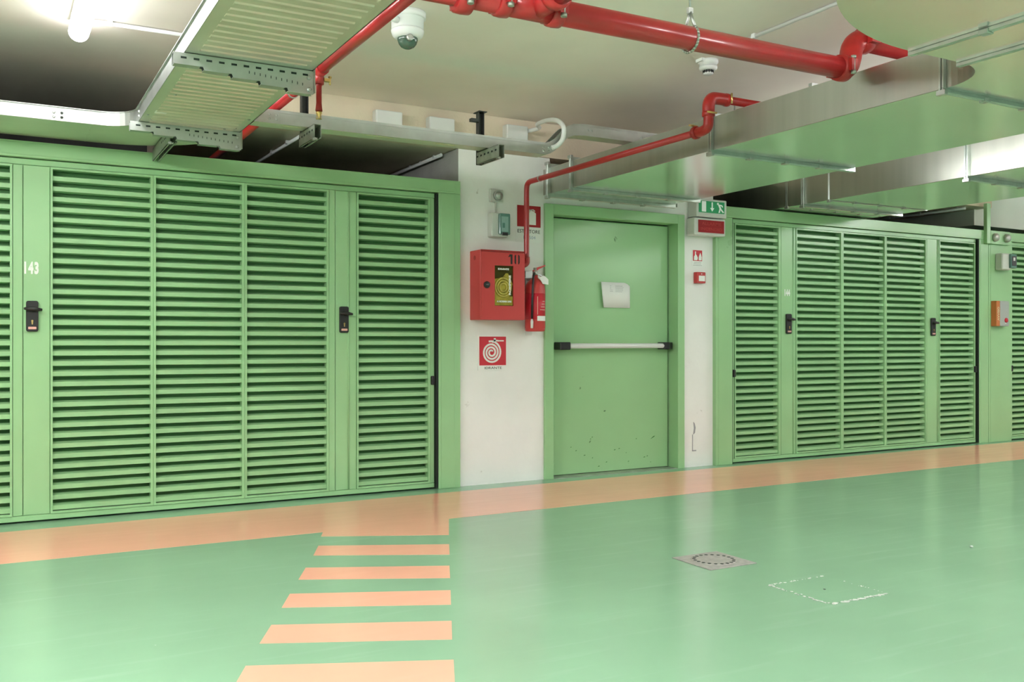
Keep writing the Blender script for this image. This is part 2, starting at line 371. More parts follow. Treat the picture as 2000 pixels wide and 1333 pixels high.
def garage_door(name, label, leaf, panels, members, ridges, locks, pulls, number, jambs, header):
    d = empty(name, (leaf[0], 6.36, 0), label, 'garage door', kind='structure')
    # fixed frame: header and jambs
    mb = MB().box(header[0], 6.330, 2.214, header[1], 6.46, 2.312)
    for (a, b) in jambs: mb.box(a, 6.330, 0, b, 6.46, 2.2125)
    mb.build('fixed_frame', 'green', d, bevel=.002)
    mb = MB()
    for (a, b) in jambs:                      # folded edge line of each jamb
        if b - a > .12: mb.box(a + .02 if a > leaf[1] - .1 else a + .03, 6.3275, .004, b - .05, 6.3305, 2.205)
    mb.box(header[0] + .01, 6.3275, 2.228, header[1] - .05, 6.3305, 2.300)
    mb.build('frame_face', 'green', d, bevel=.0012)
    # black gaskets
    g = MB()
    g.box(leaf[0] - .0175, 6.345, .01, leaf[0] - .001, 6.42, 2.212); g.box(leaf[1] + .001, 6.334, .01, leaf[1] + .0185, 6.42, 2.205); g.box(leaf[0], 6.41, 0.0, leaf[1], 6.42, .014)
    g.build('rubber_seal', 'seal', d)
    # leaf members
    mb = MB(); member(mb, leaf[0], 2.174, leaf[1], 2.209); member(mb, leaf[0], .012, leaf[1], .045)
    mb.build('leaf_rail', 'green', d, bevel=.002)
    for (a, b) in members:
        s_ = MB(); member(s_, a, .047, b, 2.172); s_.build('leaf_stile', 'green', d, bevel=.0025)
    mb = MB().box(leaf[0], 6.372, .02, leaf[1], 6.374, .05).box(leaf[0], 6.372, 2.165, leaf[1], 6.374, 2.18)
    for r in ridges: mb.lathe([(.006, 0), (.006, 2.12)], (r, 6.359, .05), 'z', 10)
    mb.build('leaf_bead', 'green', d)
    for (a, b) in panels: louvre_panel(d, a, b)
    for (x, z) in locks: lock(d, x, z)
    for (x, z) in pulls: pull(d, x, z)
    if number:
        n = text('door_number', number[0], number[1], 6.3592, number[2], number[3], 'white_print', d, width=number[4], bold=.005, sp=1.22)
        tag(n, 'white painted number ' + number[0])
    return d
garage_door('door_1', 'large green louvred garage door numbered 143 at the left', (-.51, 2.885),
            [(-.44, .092), (.323, .888), (.920, 1.467), (1.500, 2.055), (2.289, 2.834)],
            [(-.508, -.455), (.107, .160), (.163, .308), (.9012, .9068), (1.4802, 1.4868), (2.070, 2.117), (2.120, 2.274), (2.849, 2.884)],
            [2.214], [(.211, 1.255), (2.178, 1.257)], [(2.868, .812)], ('143', .2075, 1.549, .068, .078),
            [(-.75, -.53), (2.906, 3.086)], (-.75, 3.086))
garage_door('door_3', 'green louvred garage door numbered 144, right of the emergency door', (5.815, 9.298),
            [(5.860, 6.385), (6.625, 7.214), (7.250, 7.839), (7.872, 8.466), (8.700, 9.270)],
            [(5.816, 5.845), (6.400, 6.420), (6.423, 6.610), (7.2272, 7.2368), (7.8522, 7.8588), (8.480, 8.490), (8.493, 8.685), (9.284, 9.297)],
            [6.575, 8.66], [(6.509, 1.268), (8.580, 1.256)], [(5.832, .815), (9.280, .803)], ('144', 6.500, 1.560, .056, .070),
            [(5.600, 5.797), (9.317, 9.475)], (5.600, 9.475))
garage_door('door_4', 'partly seen green louvred garage door at the far right edge', (9.905, 13.4),
            [(9.935, 10.480)], [(9.907, 9.920), (10.495, 10.70)], [], [], [(9.918, .803)], None,
            [(9.480, 9.888)], (9.480, 13.4))
MB().box(10.70, 6.37, .012, 13.4, 6.42, 2.17).build('leaf_sheet', 'green', bpy.data.objects['door_4'])

# raised green bracket with two lamps heads on the column between doors 144 and the last one
gb = empty('bracket_plate', (9.45, 6.32, 2.17), 'dark green bracket plate rising above the frame between the two right garage doors', 'bracket')
MB().box(9.392, 6.290, 2.165, 9.455, 6.332, 2.60).box(9.455, 6.290, 2.165, 9.80, 6.332, 2.31).build('plate', 'green', gb, bevel=.003)
for x, s_ in ((9.524, 'left'), (9.723, 'right')):
    b = MB().lathe([(.046, 0), (.046, .018), (.040, .034), (.02, .045), (0, .047)], (x, 6.290, 2.236), '-y', 18)
    b.build('bolt_cap', 'galv', gb)

# ------------------------------------------------------------------ emergency door
d = empty('door_2', (3.925, 6.49, 0), 'smooth green emergency exit door with a white push bar', 'emergency door', kind='structure')
MB().box(3.843, 6.345, 0, 3.924, 6.50, 2.205).box(5.188, 6.345, 0, 5.262, 6.50, 2.205).box(3.924, 6.345, 2.122, 5.188, 6.50, 2.205).build('door_frame', 'green', d, bevel=.003)
MB().box(3.935, 6.472, .008, 5.176, 6.53, 2.112).build('door_leaf', 'green_door', d, bevel=.002)
MB().box(3.924, 6.52, 0, 5.188, 6.535, 2.122).build('rubber_seal', 'seal', d)
MB().box(3.924, 6.35, 0, 5.188, 6.56, .004).build('threshold', 'galv_dull', d)
pb = MB().tube([(4.10, 6.395, 1.066), (5.112, 6.395, 1.066)], .021, 18).build('push_bar', 'steel_bar', d)
MB().box(4.0, 6.365, 1.034, 4.100, 6.472, 1.097).build('bar_mount', 'black', pb, bevel=.006)
MB().prism([(5.06, 6.372), (5.112, 6.370), (5.183, 6.415), (5.183, 6.471), (5.06, 6.471)], 'z', 1.035, 1.096).build('bar_mount', 'black', pb, bevel=.005)
# scuffs near the foot of the leaf
sc = MB(); rr = random.Random(3)
for i in range(16):
    x = 4.15 + rr.random() * .95; z = .05 + rr.random() ** 2 * .25; l = .006 + rr.random() * .015
    sc.prism([(x, z), (x + l, z + .003), (x + l * .8, z + .009), (x + .002, z + .006)], 'y', 6.4714, 6.4722)
sc.prism([(5.0, .26), (5.03, .275), (5.035, .283), (5.02, .28), (4.985, .255)], 'y', 6.4714, 6.4722)
sc.build('scuff_mark', 'green_dark', d)

# paper notice on the door (curled right edge)
def paper():
    mb = MB(); n = 12; vs = []; fs = []
    x0, x1, z0, z1 = 4.452, 4.757, 1.388, 1.603
    for i in range(n + 1):
        t = i / n; x = x0 + (x1 - x0) * t
        cut = max(0, (t - .78) / .22) ** 2 * .030
        xb = x + (.026 * (1 - t) ** 2)
        off = .004 + .018 * (2 * t - 1) ** 2 * (1 if t < .5 else .4)
        for (xx, zz) in ((xb, z0), (xb * .45 + x * .55, (z0 + z1) / 2), (x, z1 - cut)):
            vs.append((xx, 6.468 - off, zz))
    for i in range(n):
        for j in range(2):
            a = i * 3 + j; fs.append((a, a + 3, a + 4, a + 1))
    mb.add(vs, fs, 0, True)
    o = mb.build('paper_notice', 'paper', None, at=(4.6, 6.46, 1.39), label='white paper notice with a lifted edge taped to the emergency door', cat='notice')
    s_ = o.modifiers.new('thick', 'SOLIDIFY'); s_.thickness = .0008
    m = MB()
    for k in range(5):
        for q in range(2):
            m.box(4.485 + q * .115 + rr.random() * .01, 6.4615, 1.572 - k * .012, 4.585 + q * .115 - rr.random() * .02, 6.4618, 1.5745 - k * .012)
    m.build('printed_line', 'grey_print', o)
paper()

# ------------------------------------------------------------------ signs
sg = MB().box(3.252, 6.364, .880, 3.510, WY + .001, 1.150).build('hydrant_sign', 'white_print', at=(3.38, 6.37, .88), label='square red and white hose reel sign reading IDRANTE below the hose cabinet', cat='sign')
MB().box(3.264, 6.362, .918, 3.496, 6.3642, 1.140).build('red_field', 'red_sign', sg)
sp = []
for i in range(97):
    t = i / 96; a = t * 2 * pi * 3.2 + .6; r = .012 + .075 * t
    sp.append((3.368 + r * cos(a) * .98, 6.3615, 1.018 + r * sin(a)))
mb = MB()
for i in range(96):
    (x0, _, z0), (x1, _, z1) = sp[i], sp[i + 1]; dx, dz = x1 - x0, z1 - z0; l = math.hypot(dx, dz); nx, nz = -dz / l * .0075, dx / l * .0075
    mb.prism([(x0 + nx, z0 + nz), (x1 + nx, z1 + nz), (x1 - nx, z1 - nz), (x0 - nx, z0 - nz)], 'y', 6.3608, 6.3622)
mb.prism([(3.368, 1.098), (3.39, 1.118), (3.43, 1.113), (3.43, 1.102), (3.40, 1.104), (3.38, 1.09)], 'y', 6.3606, 6.3622)
mb.box(3.388, 6.3606, 1.100, 3.405, 6.3622, 1.128).box(3.43, 6.3606, 1.103, 3.476, 6.3622, 1.112)
mb.build('hose_symbol', 'white_print', sg)
text('lettering', 'IDRANTE', 3.384, 6.3636, .898, .019, 'black_print', sg, width=.15, bold=.0)

sg = MB().box(3.590, 6.366, 1.885, 3.822, WY + .001, 2.185).build('extinguisher_sign', 'white_print', at=(3.7, 6.37, 1.89), label='red fire extinguisher sign on a white plate, half behind the red down pipe', cat='sign')
MB().box(3.598, 6.3642, 2.008, 3.812, 6.3662, 2.176).build('red_field', 'red_sign_dark', sg)
mb = MB().box(3.700, 6.3628, 2.026, 3.768, 6.3644, 2.118)
mb.prism([(3.700, 2.118), (3.768, 2.118), (3.745, 2.136), (3.722, 2.136)], 'y', 6.3628, 6.3644).box(3.712, 6.3628, 2.136, 3.730, 6.3644, 2.148)
mb.prism([(3.70, 2.146), (3.745, 2.150), (3.762, 2.138), (3.758, 2.132), (3.742, 2.142), (3.70, 2.138)], 'y', 6.3628, 6.3644)
mb.build('extinguisher_symbol', 'white_print', sg)
ho = MB(); P_ = arc(3.716, 2.090, .044, 90, 235, 12)
for i in range(12):
    (x0, z0), (x1, z1) = P_[i], P_[i + 1]; dx, dz = x1 - x0, z1 - z0; l = math.hypot(dx, dz); nx, nz = -dz / l * .003, dx / l * .003
    ho.prism([(x0 + nx, z0 + nz), (x1 + nx, z1 + nz), (x1 - nx, z1 - nz), (x0 - nx, z0 - nz)], 'y', 6.3628, 6.3644)
ho.build('hose_symbol', 'white_print', sg)
text('lettering', 'ESTINTORE', 3.705, 6.3652, 1.973, .028, 'black_print', sg, width=.205, bold=.0)
text('lettering', 'N. 504', 3.71, 6.3652, 1.925, .026, 'blue_print', sg, width=.11)

# exit sign box
ex = empty('exit_sign', (5.5, WY, 2.21), 'white exit sign box with green running figure field, topmost on the narrow pillar', 'sign')
MB().box(5.318, 6.255, 2.187, 5.660, WY + .002, 2.345).build('housing', 'white_plastic', ex, bevel=.008, seg=2)
MB().box(5.342, 6.250, 2.225, 5.630, 6.2560, 2.326).build('green_field', 'exit_green', ex)
mb = MB(); y0, y1 = 6.2465, 6.2510
mb.box(5.372, y0, 2.232, 5.418, y1, 2.322)
mb.box(5.482, y0, 2.262, 5.494, y1, 2.318).prism([(5.466, 2.268), (5.510, 2.268), (5.488, 2.238)], 'y', y0, y1)
mb.build('exit_symbol', 'exit_white', ex)
mb = MB().prism(ngon_c(5.553, 2.309, .010, 12), 'y', y0, y1)
mb.prism([(5.556, 2.300), (5.572, 2.304), (5.590, 2.270), (5.574, 2.262)], 'y', y0, y1)
mb.prism([(5.574, 2.268), (5.590, 2.268), (5.622, 2.238), (5.610, 2.232)], 'y', y0, y1)
mb.prism([(5.572, 2.270), (5.584, 2.262), (5.575, 2.232), (5.560, 2.230)], 'y', y0, y1)
mb.prism([(5.568, 2.304), (5.600, 2.300), (5.612, 2.284), (5.605, 2.280), (5.592, 2.292), (5.570, 2.294)], 'y', y0, y1)
mb.build('running_figure', 'exit_white', ex)
al = empty('fire_alarm_sign', (5.5, WY, 2.05), 'white framed dark red alarm panel directly under the exit sign', 'sign')
MB().box(5.300, 6.262, 2.028, 5.655, WY + .002, 2.180).build('housing', 'white_plastic', al, bevel=.012, seg=2)
MB().box(5.342, 6.2565, 2.052, 5.632, 6.2630, 2.160).build('red_field', 'red_sign_dark', al)
text('lettering', 'ALLARME', 5.487, 6.2560, 2.130, .026, 'red_box', al, width=.22, bold=.0005)
text('lettering', 'INCENDIO', 5.487, 6.2560, 2.083, .026, 'red_box', al, width=.24, bold=.0005)
sg = MB().box(5.360, 6.366, 1.768, 5.486, WY + .001, 1.914).build('pictogram_sign', 'white_print', at=(5.42, 6.37, 1.77), label='small red and white fire alarm pictogram sign above the red call point', cat='sign')
MB().box(5.371, 6.3642, 1.812, 5.474, 6.3662, 1.906).build('red_field', 'red_sign', sg)
MB().prism([(5.380, 1.818), (5.418, 1.818), (5.424, 1.84), (5.412, 1.862), (5.402, 1.87), (5.404, 1.895), (5.392, 1.895), (5.392, 1.862), (5.382, 1.85)], 'y', 6.3626, 6.3644).prism([(5.434, 1.818), (5.466, 1.818), (5.468, 1.845), (5.46, 1.868), (5.452, 1.885), (5.444, 1.868), (5.436, 1.85)], 'y', 6.3626, 6.3644).build('hand_and_flame_symbol', 'white_print', sg)
mb = MB()
for k, (a, b) in enumerate(((5.385, 5.465), (5.378, 5.462), (5.372, 5.474))): mb.box(a, 6.3652, 1.796 - k * .012, b, 6.3661, 1.799 - k * .012)
mb.build('printed_line', 'grey_print', sg)
cp = empty('call_point', (5.43, WY, 1.62), 'small square red manual call point on the narrow white pillar', 'call point')
MB().box(5.381, 6.325, 1.614, 5.482, WY + .001, 1.712).build('housing', 'red_box', cp, bevel=.006, seg=2)
MB().box(5.402, 6.321, 1.632, 5.470, 6.3262, 1.680).build('glass_plate', 'white_print', cp)
MB().lathe([(.006, 0), (.004, .003)], (5.436, 6.3255, 1.696), '-y', 10).build('test_key', 'white_print', cp)
# chipped scar near the pillar foot: bare plaster with the outline of a removed box
sk = MB().box(5.366, 6.3655, .142, 5.370, 6.371, .285).box(5.366, 6.3655, .138, 5.408, 6.371, .147)
sk.prism([(5.378, .285), (5.395, .300), (5.402, .345), (5.392, .38), (5.380, .395), (5.386, .34)], 'y', 6.3660, 6.371)
sk.build('wall_scar', 'grey_print', at=(5.38, 6.37, .14), label='greyish scar and outline of a removed box low on the narrow white pillar', cat='wall mark')

# round button device and switch box on the pillar
bt = empty('push_button', (3.40, WY, 2.2), 'grey round button on a square plate above the switch box', 'button')
MB().box(3.348, 6.352, 2.180, 3.470, WY + .001, 2.282).build('back_plate', 'grey_plastic', bt, bevel=.006)
MB().lathe([(.040, 0), (.040, .022), (.034, .028), (.033, .024), (.028, .024), (.026, .034), (0, .035)], (3.418, 6.353, 2.232), '-y', 24).build('button_ring', 'galv', bt)
MB().tube([(3.405, 6.362, 2.181), (3.405, 6.362, 2.092)], .008, 10).build('conduit', 'grey_plastic', bt)
sw = empty('switch_box', (3.42, WY, 1.91), 'grey switch box with a greenish clear cover above the hose cabinet', 'switch box')
MB().box(3.335, 6.295, 1.906, 3.480, WY + .001, 2.092).build('housing', 'grey_plastic', sw, bevel=.01, seg=2)
MB().prism(rrect(3.392, 1.924, 3.484, 2.086, .008), 'y', 6.270, 6.297).build('cover_frame', 'window_green', sw, bevel=.003)
MB().box(3.404, 6.2675, 1.946, 3.466, 6.2705, 2.062).build('cover_window', 'window_green_lt', sw)
MB().box(3.414, 6.2645, 1.975, 3.434, 6.2680, 2.012).build('toggle', 'window_green', sw)
MB().box(3.408, 6.262, 1.916, 3.462, 6.272, 1.940).build('latch', 'black', sw, bevel=.004)

# ------------------------------------------------------------------ hose cabinet
hc = empty('hose_cabinet', (3.37, WY, 1.266), 'red metal hose cabinet marked 10 hanging on the white pillar', 'hose cabinet')
MB().box(3.186, 6.196, 1.266, 3.562, WY + .001, 1.792).build('box_body', 'red_box', hc, bevel=.004)
MB().box(3.188, 6.180, 1.268, 3.560, 6.196, 1.372).box(3.188, 6.180, 1.676, 3.560, 6.196, 1.776).box(3.188, 6.180, 1.372, 3.300, 6.196, 1.676).box(3.460, 6.180, 1.372, 3.560, 6.196, 1.676).build('cabinet_door', 'red_box', hc)
MB().box(3.188, 6.184, 1.779, 3.560, 6.197, 1.792).build('top_lip', 'red_dark', hc)
MB().prism(arc(6.29, 1.735, .018, 0, 360, 20)[:-1], 'x', 3.1845, 3.187).build('knockout', 'red_dark', hc)
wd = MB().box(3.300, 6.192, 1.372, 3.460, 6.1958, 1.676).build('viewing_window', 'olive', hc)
ring = MB()
for k, r in enumerate((.030, .048, .066)):
    pts = []
    for i in range(40):
        a = 2 * pi * i / 40; x = 3.375 + r * cos(a); z = 1.512 + r * 1.05 * sin(a)
        pts.append((max(3.304, min(3.456, x)), 6.189, z))
    ring.tube(pts, .0085, 8, closed=True)
ring.box(3.302, 6.187, 1.376, 3.458, 6.1915, 1.445)
ring.prism([(3.302, 1.44), (3.43, 1.44), (3.458, 1.54), (3.42, 1.62), (3.40, 1.62), (3.37, 1.585), (3.302, 1.575)], 'y', 6.1895, 6.1918)
ring.build('folded_hose', 'hose_yellow', wd)
MB().box(3.300, 6.1815, 1.372, 3.460, 6.1825, 1.676).build('clear_pane', 'clear', wd)
text('lettering', 'IDRANTE', 3.375, 6.1808, 1.650, .013, 'white_print', wd, width=.095, bold=.001)
text('lettering', 'A NORMA UNI', 3.380, 6.1808, 1.405, .013, 'white_print', wd, width=.125, bold=.001)
t_ = text('lettering', 'ROMPERE', 3.430, 6.1808, 1.530, .016, 'white_print', wd, width=.15, bold=.001, rot=-pi / 2)
MB().lathe([(.026, 0), (.026, .006), (.020, .009), (0, .010)], (3.232, 6.180, 1.527), '-y', 24).build('door_lock', 'black', hc)
MB().box(3.222, 6.168, 1.5255, 3.242, 6.1705, 1.5285).build('lock_slot', 'galv', hc)
# stencilled 10
n10 = MB()
n10.box(3.436, 6.1788, 1.690, 3.452, 6.1802, 1.764).prism([(3.414, 1.742), (3.436, 1.748), (3.436, 1.764), (3.428, 1.764)], 'y', 6.1788, 6.1802)
n10.prism(arc(3.486, 1.749, .015, 100, 180, 5) + arc(3.486, 1.705, .015, 180, 260, 5), 'y', 6.1788, 6.1802)
n10.prism(arc(3.500, 1.749, .015, 80, 0, 5) + arc(3.500, 1.705, .015, 0, -80, 5), 'y', 6.1788, 6.1802)
tag(n10.build('stencilled_number', 'black_print', hc), 'black stencilled number 10')

# ------------------------------------------------------------------ fire extinguisher
fe = empty('fire_extinguisher', (3.697, 6.262, 1.18), 'red fire extinguisher hanging between the hose cabinet and the emergency door', 'fire extinguisher')
cx, cy = 3.700, 6.262
MB().lathe([(.062, 0), (.074, .004), (.078, .012), (.074, .020), (.079, .028), (.079, .33), (.074, .36), (.055, .392), (.030, .412), (.022, .420), (.022, .440)], (cx, cy, 1.180), 'z', 36).build('cylinder', 'red_box', fe)
MB().lathe([(.0798, 0), (.0798, .20)], (cx, cy, 1.275), 'z', 36).build('paper_label', 'red_sign', fe)
def on_cyl(mb, a0, a1, z0, z1, r=.0806):
    P = [(cx + r * cos(radians(a0 + (a1 - a0) * i / 8)), cy + r * sin(radians(a0 + (a1 - a0) * i / 8))) for i in range(9)]
    Q = [(cx + (r - .0015) * cos(radians(a0 + (a1 - a0) * i / 8)), cy + (r - .0015) * sin(radians(a0 + (a1 - a0) * i / 8))) for i in range(9)]
    mb.prism(P + Q[::-1], 'z', z0, z1)
m1 = MB(); on_cyl(m1, -108, -35, 1.262, 1.300)
m1.build('white_sticker', 'white_print', fe)
m1 = MB()
for k in range(4): on_cyl(m1, -92 + 6 * k, -50, 1.345 + k * .022, 1.351 + k * .022, .0810)
on_cyl(m1, -108, -104, 1.31, 1.45, .0810)
m1.build('printed_line', 'pink_label', fe)
MB().lathe([(.020, 0), (.020, .03), (.014, .034), (.014, .06)], (cx, cy, 1.618), 'z', 16).build('valve', 'galv', fe)
MB().prism([(cx - .01, 1.640), (cx + .030, 1.668), (cx + .088, 1.694), (cx + .088, 1.702), (cx + .02, 1.682), (cx - .02, 1.655)], 'y', cy - .010, cy + .010).build('squeeze_lever', 'red_box', fe)
MB().prism([(cx - .01, 1.628), (cx + .04, 1.630), (cx + .085, 1.606), (cx + .085, 1.598), (cx + .04, 1.618), (cx - .01, 1.616)], 'y', cy - .010, cy + .010).build('carry_handle', 'galv', fe)
MB().prism([(cx + .0, 1.60), (cx + .045, 1.615), (cx + .082, 1.585), (cx + .082, 1.545), (cx + .03, 1.55)], 'y', cy - .066, cy - .064).build('inspection_tag', 'white_print', fe)
MB().tube([(cx - .01, cy - .012, 1.632), (cx - .03, cy - .04, 1.632), (cx - .052, cy - .062, 1.60), (cx - .060, cy - .068, 1.54), (cx - .064, cy - .066, 1.42), (cx - .066, cy - .064, 1.28)], .0085, 10).build('hose', 'black', fe)
MB().lathe([(.010, 0), (.012, .05), (.008, .07)], (cx - .066, cy - .064, 1.205), 'z', 12).build('nozzle', 'white_plastic', fe)
MB().box(cx - .02, cy, 1.585, cx + .02, WY, 1.600).box(cx - .03, WY - .012, 1.50, cx + .03, WY, 1.66).box(cx - .09, cy + .076, 1.60, cx - .02, cy + .084, 1.606).build('wall_bracket', 'galv', fe)
MB().box(cx - .03, cy + .05, 1.200, cx + .03, WY, 1.212).box(cx - .03, WY - .008, 1.15, cx + .03, WY, 1.24).build('foot_bracket', 'white_plastic', fe)

# ------------------------------------------------------------------ devices on the right column
dv = empty('isolator_box', (9.70, 6.33, 1.88), 'grey isolator box with a dark blue clear cover on the green column', 'switch box')
MB().box(9.585, 6.240, 1.885, 9.735, 6.3285, 2.065).build('housing', 'grey_plastic', dv, bevel=.01)
MB().prism(rrect(9.700, 1.905, 9.805, 2.060, .01), 'y', 6.215, 6.328).build('cover_frame', 'window_green', dv, bevel=.004)
MB().box(9.715, 6.212, 1.93, 9.790, 6.2155, 2.035).build('cover_window', 'black', dv)
MB().box(9.735, 6.209, 1.985, 9.765, 6.2125, 2.02).build('toggle', 'white_plastic', dv)
dv = empty('gas_detector', (9.65, 6.33, 1.25), 'grey rectangular wall unit with an orange lettered strip on the green column', 'detector')
MB().box(9.515, 6.262, 1.270, 9.575, 6.3285, 1.545).build('orange_strip', 'orange_plate', dv, bevel=.003)
MB().prism(rrect(9.575, 1.270, 9.730, 1.545, .012), 'y', 6.256, 6.3285).build('housing', 'zinc_plate', dv, bevel=.004)
text('lettering', 'AVVISO', 9.547, 6.2612, 1.405, .030, 'cream', dv, width=.15, bold=.001, rot=-pi / 2)
MB().lathe([(.026, 0), (.024, .01), (0, .012)], (9.672, 6.256, 1.335), '-y', 16).build('alarm_lens', 'red_sign', dv)
MB().lathe([(.009, 0), (.007, .006)], (9.665, 6.256, 1.300), '-y', 10).build('led', 'white_print', dv)

# ------------------------------------------------------------------ air ducts
ZB = 2.270; ZT = 2.475
def duct_box(parent, x0, x1, y0, y1, zb, zt, name='duct_section'):
    mb = MB().box(x0, y0, zb, x1, y1, zt)
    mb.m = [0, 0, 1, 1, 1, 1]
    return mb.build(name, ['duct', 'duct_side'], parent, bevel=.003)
def flange_y(parent, x0, x1, y, zb, zt, w_=.014, t=.034, clips=True):
    """joint frame round the duct in a plane of constant y"""
    for yy in (y - w_ - .002, y + .002):
        f = MB()
        f.box(x0 - t, yy, zb - t, x1 + t, yy + w_, zb).box(x0 - t, yy, zt, x1 + t, yy + w_, zt + t)
        f.box(x0 - t, yy, zb, x0, yy + w_, zt).box(x1, yy, zb, x1 + t, yy + w_, zt)
        o = f.build('joint_frame', 'flange', parent, bevel=.002)
    if clips:
        n = int((x1 - x0) / .33)
        c = MB()
        for k in range(1, n + 1):
            x = x0 + (x1 - x0) * k / (n + 1); c.box(x - .018, y - w_ - .008, zb - t - .006, x + .018, y + w_ + .008, zb - t + .012)
        for x, z in ((x0 - t, zb - t), (x0 - t, zt + t)): c.box(x - .004, y - w_ - .012, z - .012, x + .02, y + w_ + .012, z + .012)
        c.build('joint_clip', 'galv', parent, bevel=.002)
def flange_x(parent, x, y0, y1, zb, zt, w_=.011, t=.016):
    for xx in (x - w_ - .002, x + .002):
        f = MB()
        f.box(xx, y0 - t, zb - t, xx + w_, y1 + t, zb).box(xx, y0 - t, zt, xx + w_, y1 + t, zt + t).box(xx, y0 - t, zb, xx + w_, y0, zt).box(xx, y1, zb, xx + w_, y1 + t, zt)
        f.build('joint_frame', 'flange', parent, bevel=.002)
    c = MB()
    for k in range(1, 4):
        y = y1 - (y1 - y0) * k / 4; c.box(x - w_ - .008, y - .03, zb - t - .006, x + w_ + .008, y + .01, zb - t + .012)
    c.build('joint_clip', 'galv', parent, bevel=.002)
D1 = empty('air_duct', (3.84, 4.4, ZB), 'wide flat air duct ending above the emergency door, with the rounded bend', 'air duct')
X0, X1 = 3.84, 5.06
duct_box(D1, X0, X1, 5.945, 6.60, ZB, ZT); duct_box(D1, X0, X1, 4.375, 5.940, ZB, ZT); duct_box(D1, X0, X1, 2.790, 4.370, ZB, ZT)
flange_y(D1, X0, X1, 6.27, ZB, ZT, t=.03); flange_y(D1, X0, X1, 5.942, ZB, ZT, t=.026, w_=.010); flange_y(D1, X0, X1, 4.372, ZB, ZT, t=.024); flange_y(D1, X0, X1, 2.787, ZB, ZT, t=.020, w_=.012)
# elbow 1 (plan outline) : inner arc centre (3.55, 2.80)
ci = (3.545, 2.785)
poly = arc(ci[0], ci[1], X0 - ci[0], 0, -90, 12) + arc(ci[0], ci[1], X1 - ci[0], -90, 0, 24)
def duct_poly(name, parent, poly, m=('duct', 'duct_side')):
    mb = MB().prism(poly, 'z', ZB, ZT); n = len(mb.f); mb.m = [0, 0] + [1] * (n - 2); return mb.build(name, list(m), parent)
duct_poly('duct_elbow', D1, poly)
yn, yf = ci[1] - (X1 - ci[0]), ci[1] - (X0 - ci[0])
duct_poly('duct_section', D1, [(3.241, yn), (3.543, yn), (3.543, yf), (3.241, yf)])
flange_x(D1, 3.544, yn, yf, ZB, ZT); flange_x(D1, 3.24, yn, yf, ZB, ZT)
R2 = 1.16; c2 = (3.238, yf - R2)
poly = arc(c2[0], c2[1], R2, 90, 180, 28)
poly += [(c2[0] - R2, yf - R2 - 2.5), (c2[0] + .06, yf - R2 - 2.5), (c2[0] + .06, yn - .12), (c2[0], yn)] if False else [(c2[0] - R2, c2[1]), (c2[0] - .03, c2[1]), (c2[0], yn)]
duct_poly('duct_elbow', D1, poly)
duct_box(D1, c2[0] - R2, c2[0] - .03, -4.0, c2[1] - .002, ZB, ZT)
h = MB()
for yy in (5.1, 3.6):
    for xx in (X0 + .85, X1 - .15): h.tube([(xx, yy, ZT + .01), (xx, yy, 2.85)], .005, 8)
    h.box(X0 + .01, yy - .012, ZT, X1 - .01, yy + .012, ZT + .02)
h.build('hanger_rod', 'galv', D1)

D2 = empty('air_duct', (6.31, 4.4, 2.32), 'second flat galvanised air duct, to the right, passing over garage door 144', 'air duct')
A0, A1, B0, B1 = 6.315, 7.60, 2.325, 2.568
for (a, b) in ((5.99, 7.9), (5.70, 5.98), (4.385, 5.69), (2.9, 4.375), (-4.0, 2.89)): duct_box(D2, A0, A1 if a > 4.3 else A1, a, b, B0, B1)
flange_y(D2, A0, A1, 6.19, B0, B1 - .004, t=.002, w_=.012); flange_y(D2, A0, A1, 5.985, B0, B1 - .004, t=.022); flange_y(D2, A0, A1, 5.695, B0, B1, t=.006, w_=.006); flange_y(D2, A0, A1, 4.38, B0, B1, t=.03); flange_y(D2, A0, A1, 2.895, B0, B1, t=.03)
h = MB()
for yy in (5.3, 3.4):
    for xx in (A0 + .35, A1 - .15): h.tube([(xx, yy, B1 + .01), (xx, yy, 2.85)], .005, 8)
    h.box(A0 + .01, yy - .012, B1, A1 - .01, yy + .012, B1 + .02)
h.build('hanger_rod', 'galv', D2)

# ------------------------------------------------------------------ cable trays
TB = 2.34; TH = .075
def rail(mb, pts, t=.004, z0=TB, z1=TB + TH, lip=.012, side=1):
    """folded side rail following a plan polyline"""
    P = [Vector((p[0], p[1], 0)) for p in pts]
    def off(d_):
        out = []
        for i in range(len(P)):
            a = P[max(i - 1, 0)]; b = P[min(i + 1, len(P) - 1)]; t_ = (b - a).normalized(); n_ = Vector((-t_.y, t_.x, 0)) * side
            out.append(P[i] + n_ * d_)
        return out
    for (d0, d1, za, zb) in ((0, t, z0, z1), (0, lip, z1, z1 + .004), (-.002, .001, z1 - .012, z1 - .006)):
        A, B = off(d0), off(d1)
        for i in range(len(P) - 1):
            q = [A[i], A[i + 1], B[i + 1], B[i]]
            mb.add([(v.x, v.y, za) for v in q] + [(v.x, v.y, zb) for v in q], [(0, 3, 2, 1), (4, 5, 6, 7), (0, 1, 5, 4), (1, 2, 6, 5), (2, 3, 7, 6), (3, 0, 4, 7)])
T1 = empty('cable_tray', (1.0, 4.4, TB), 'broad ribbed galvanised cable tray hanging across the ceiling and curving left along the wall', 'cable tray')
inner = [(.72, -4), (.72, 5.62)] + arc(.54, 5.62, .18, 0, 90, 8)[1:] + [(-6.9, 5.80)]
outer = [(1.28, -4), (1.28, 5.62)] + arc(.58, 5.62, .70, 0, 90, 14)[1:] + [(-6.9, 6.32)]
mb = MB()
mb.box(.72, -4, TB, 1.28, 5.62, TB + .003)
pl = arc(.54, 5.62, .18, 0, 90, 8) + [(.50, 5.80), (.50, 6.32)] + list(reversed(arc(.58, 5.62, .70, 0, 90, 14)))
mb.prism(pl, 'z', TB, TB + .003)
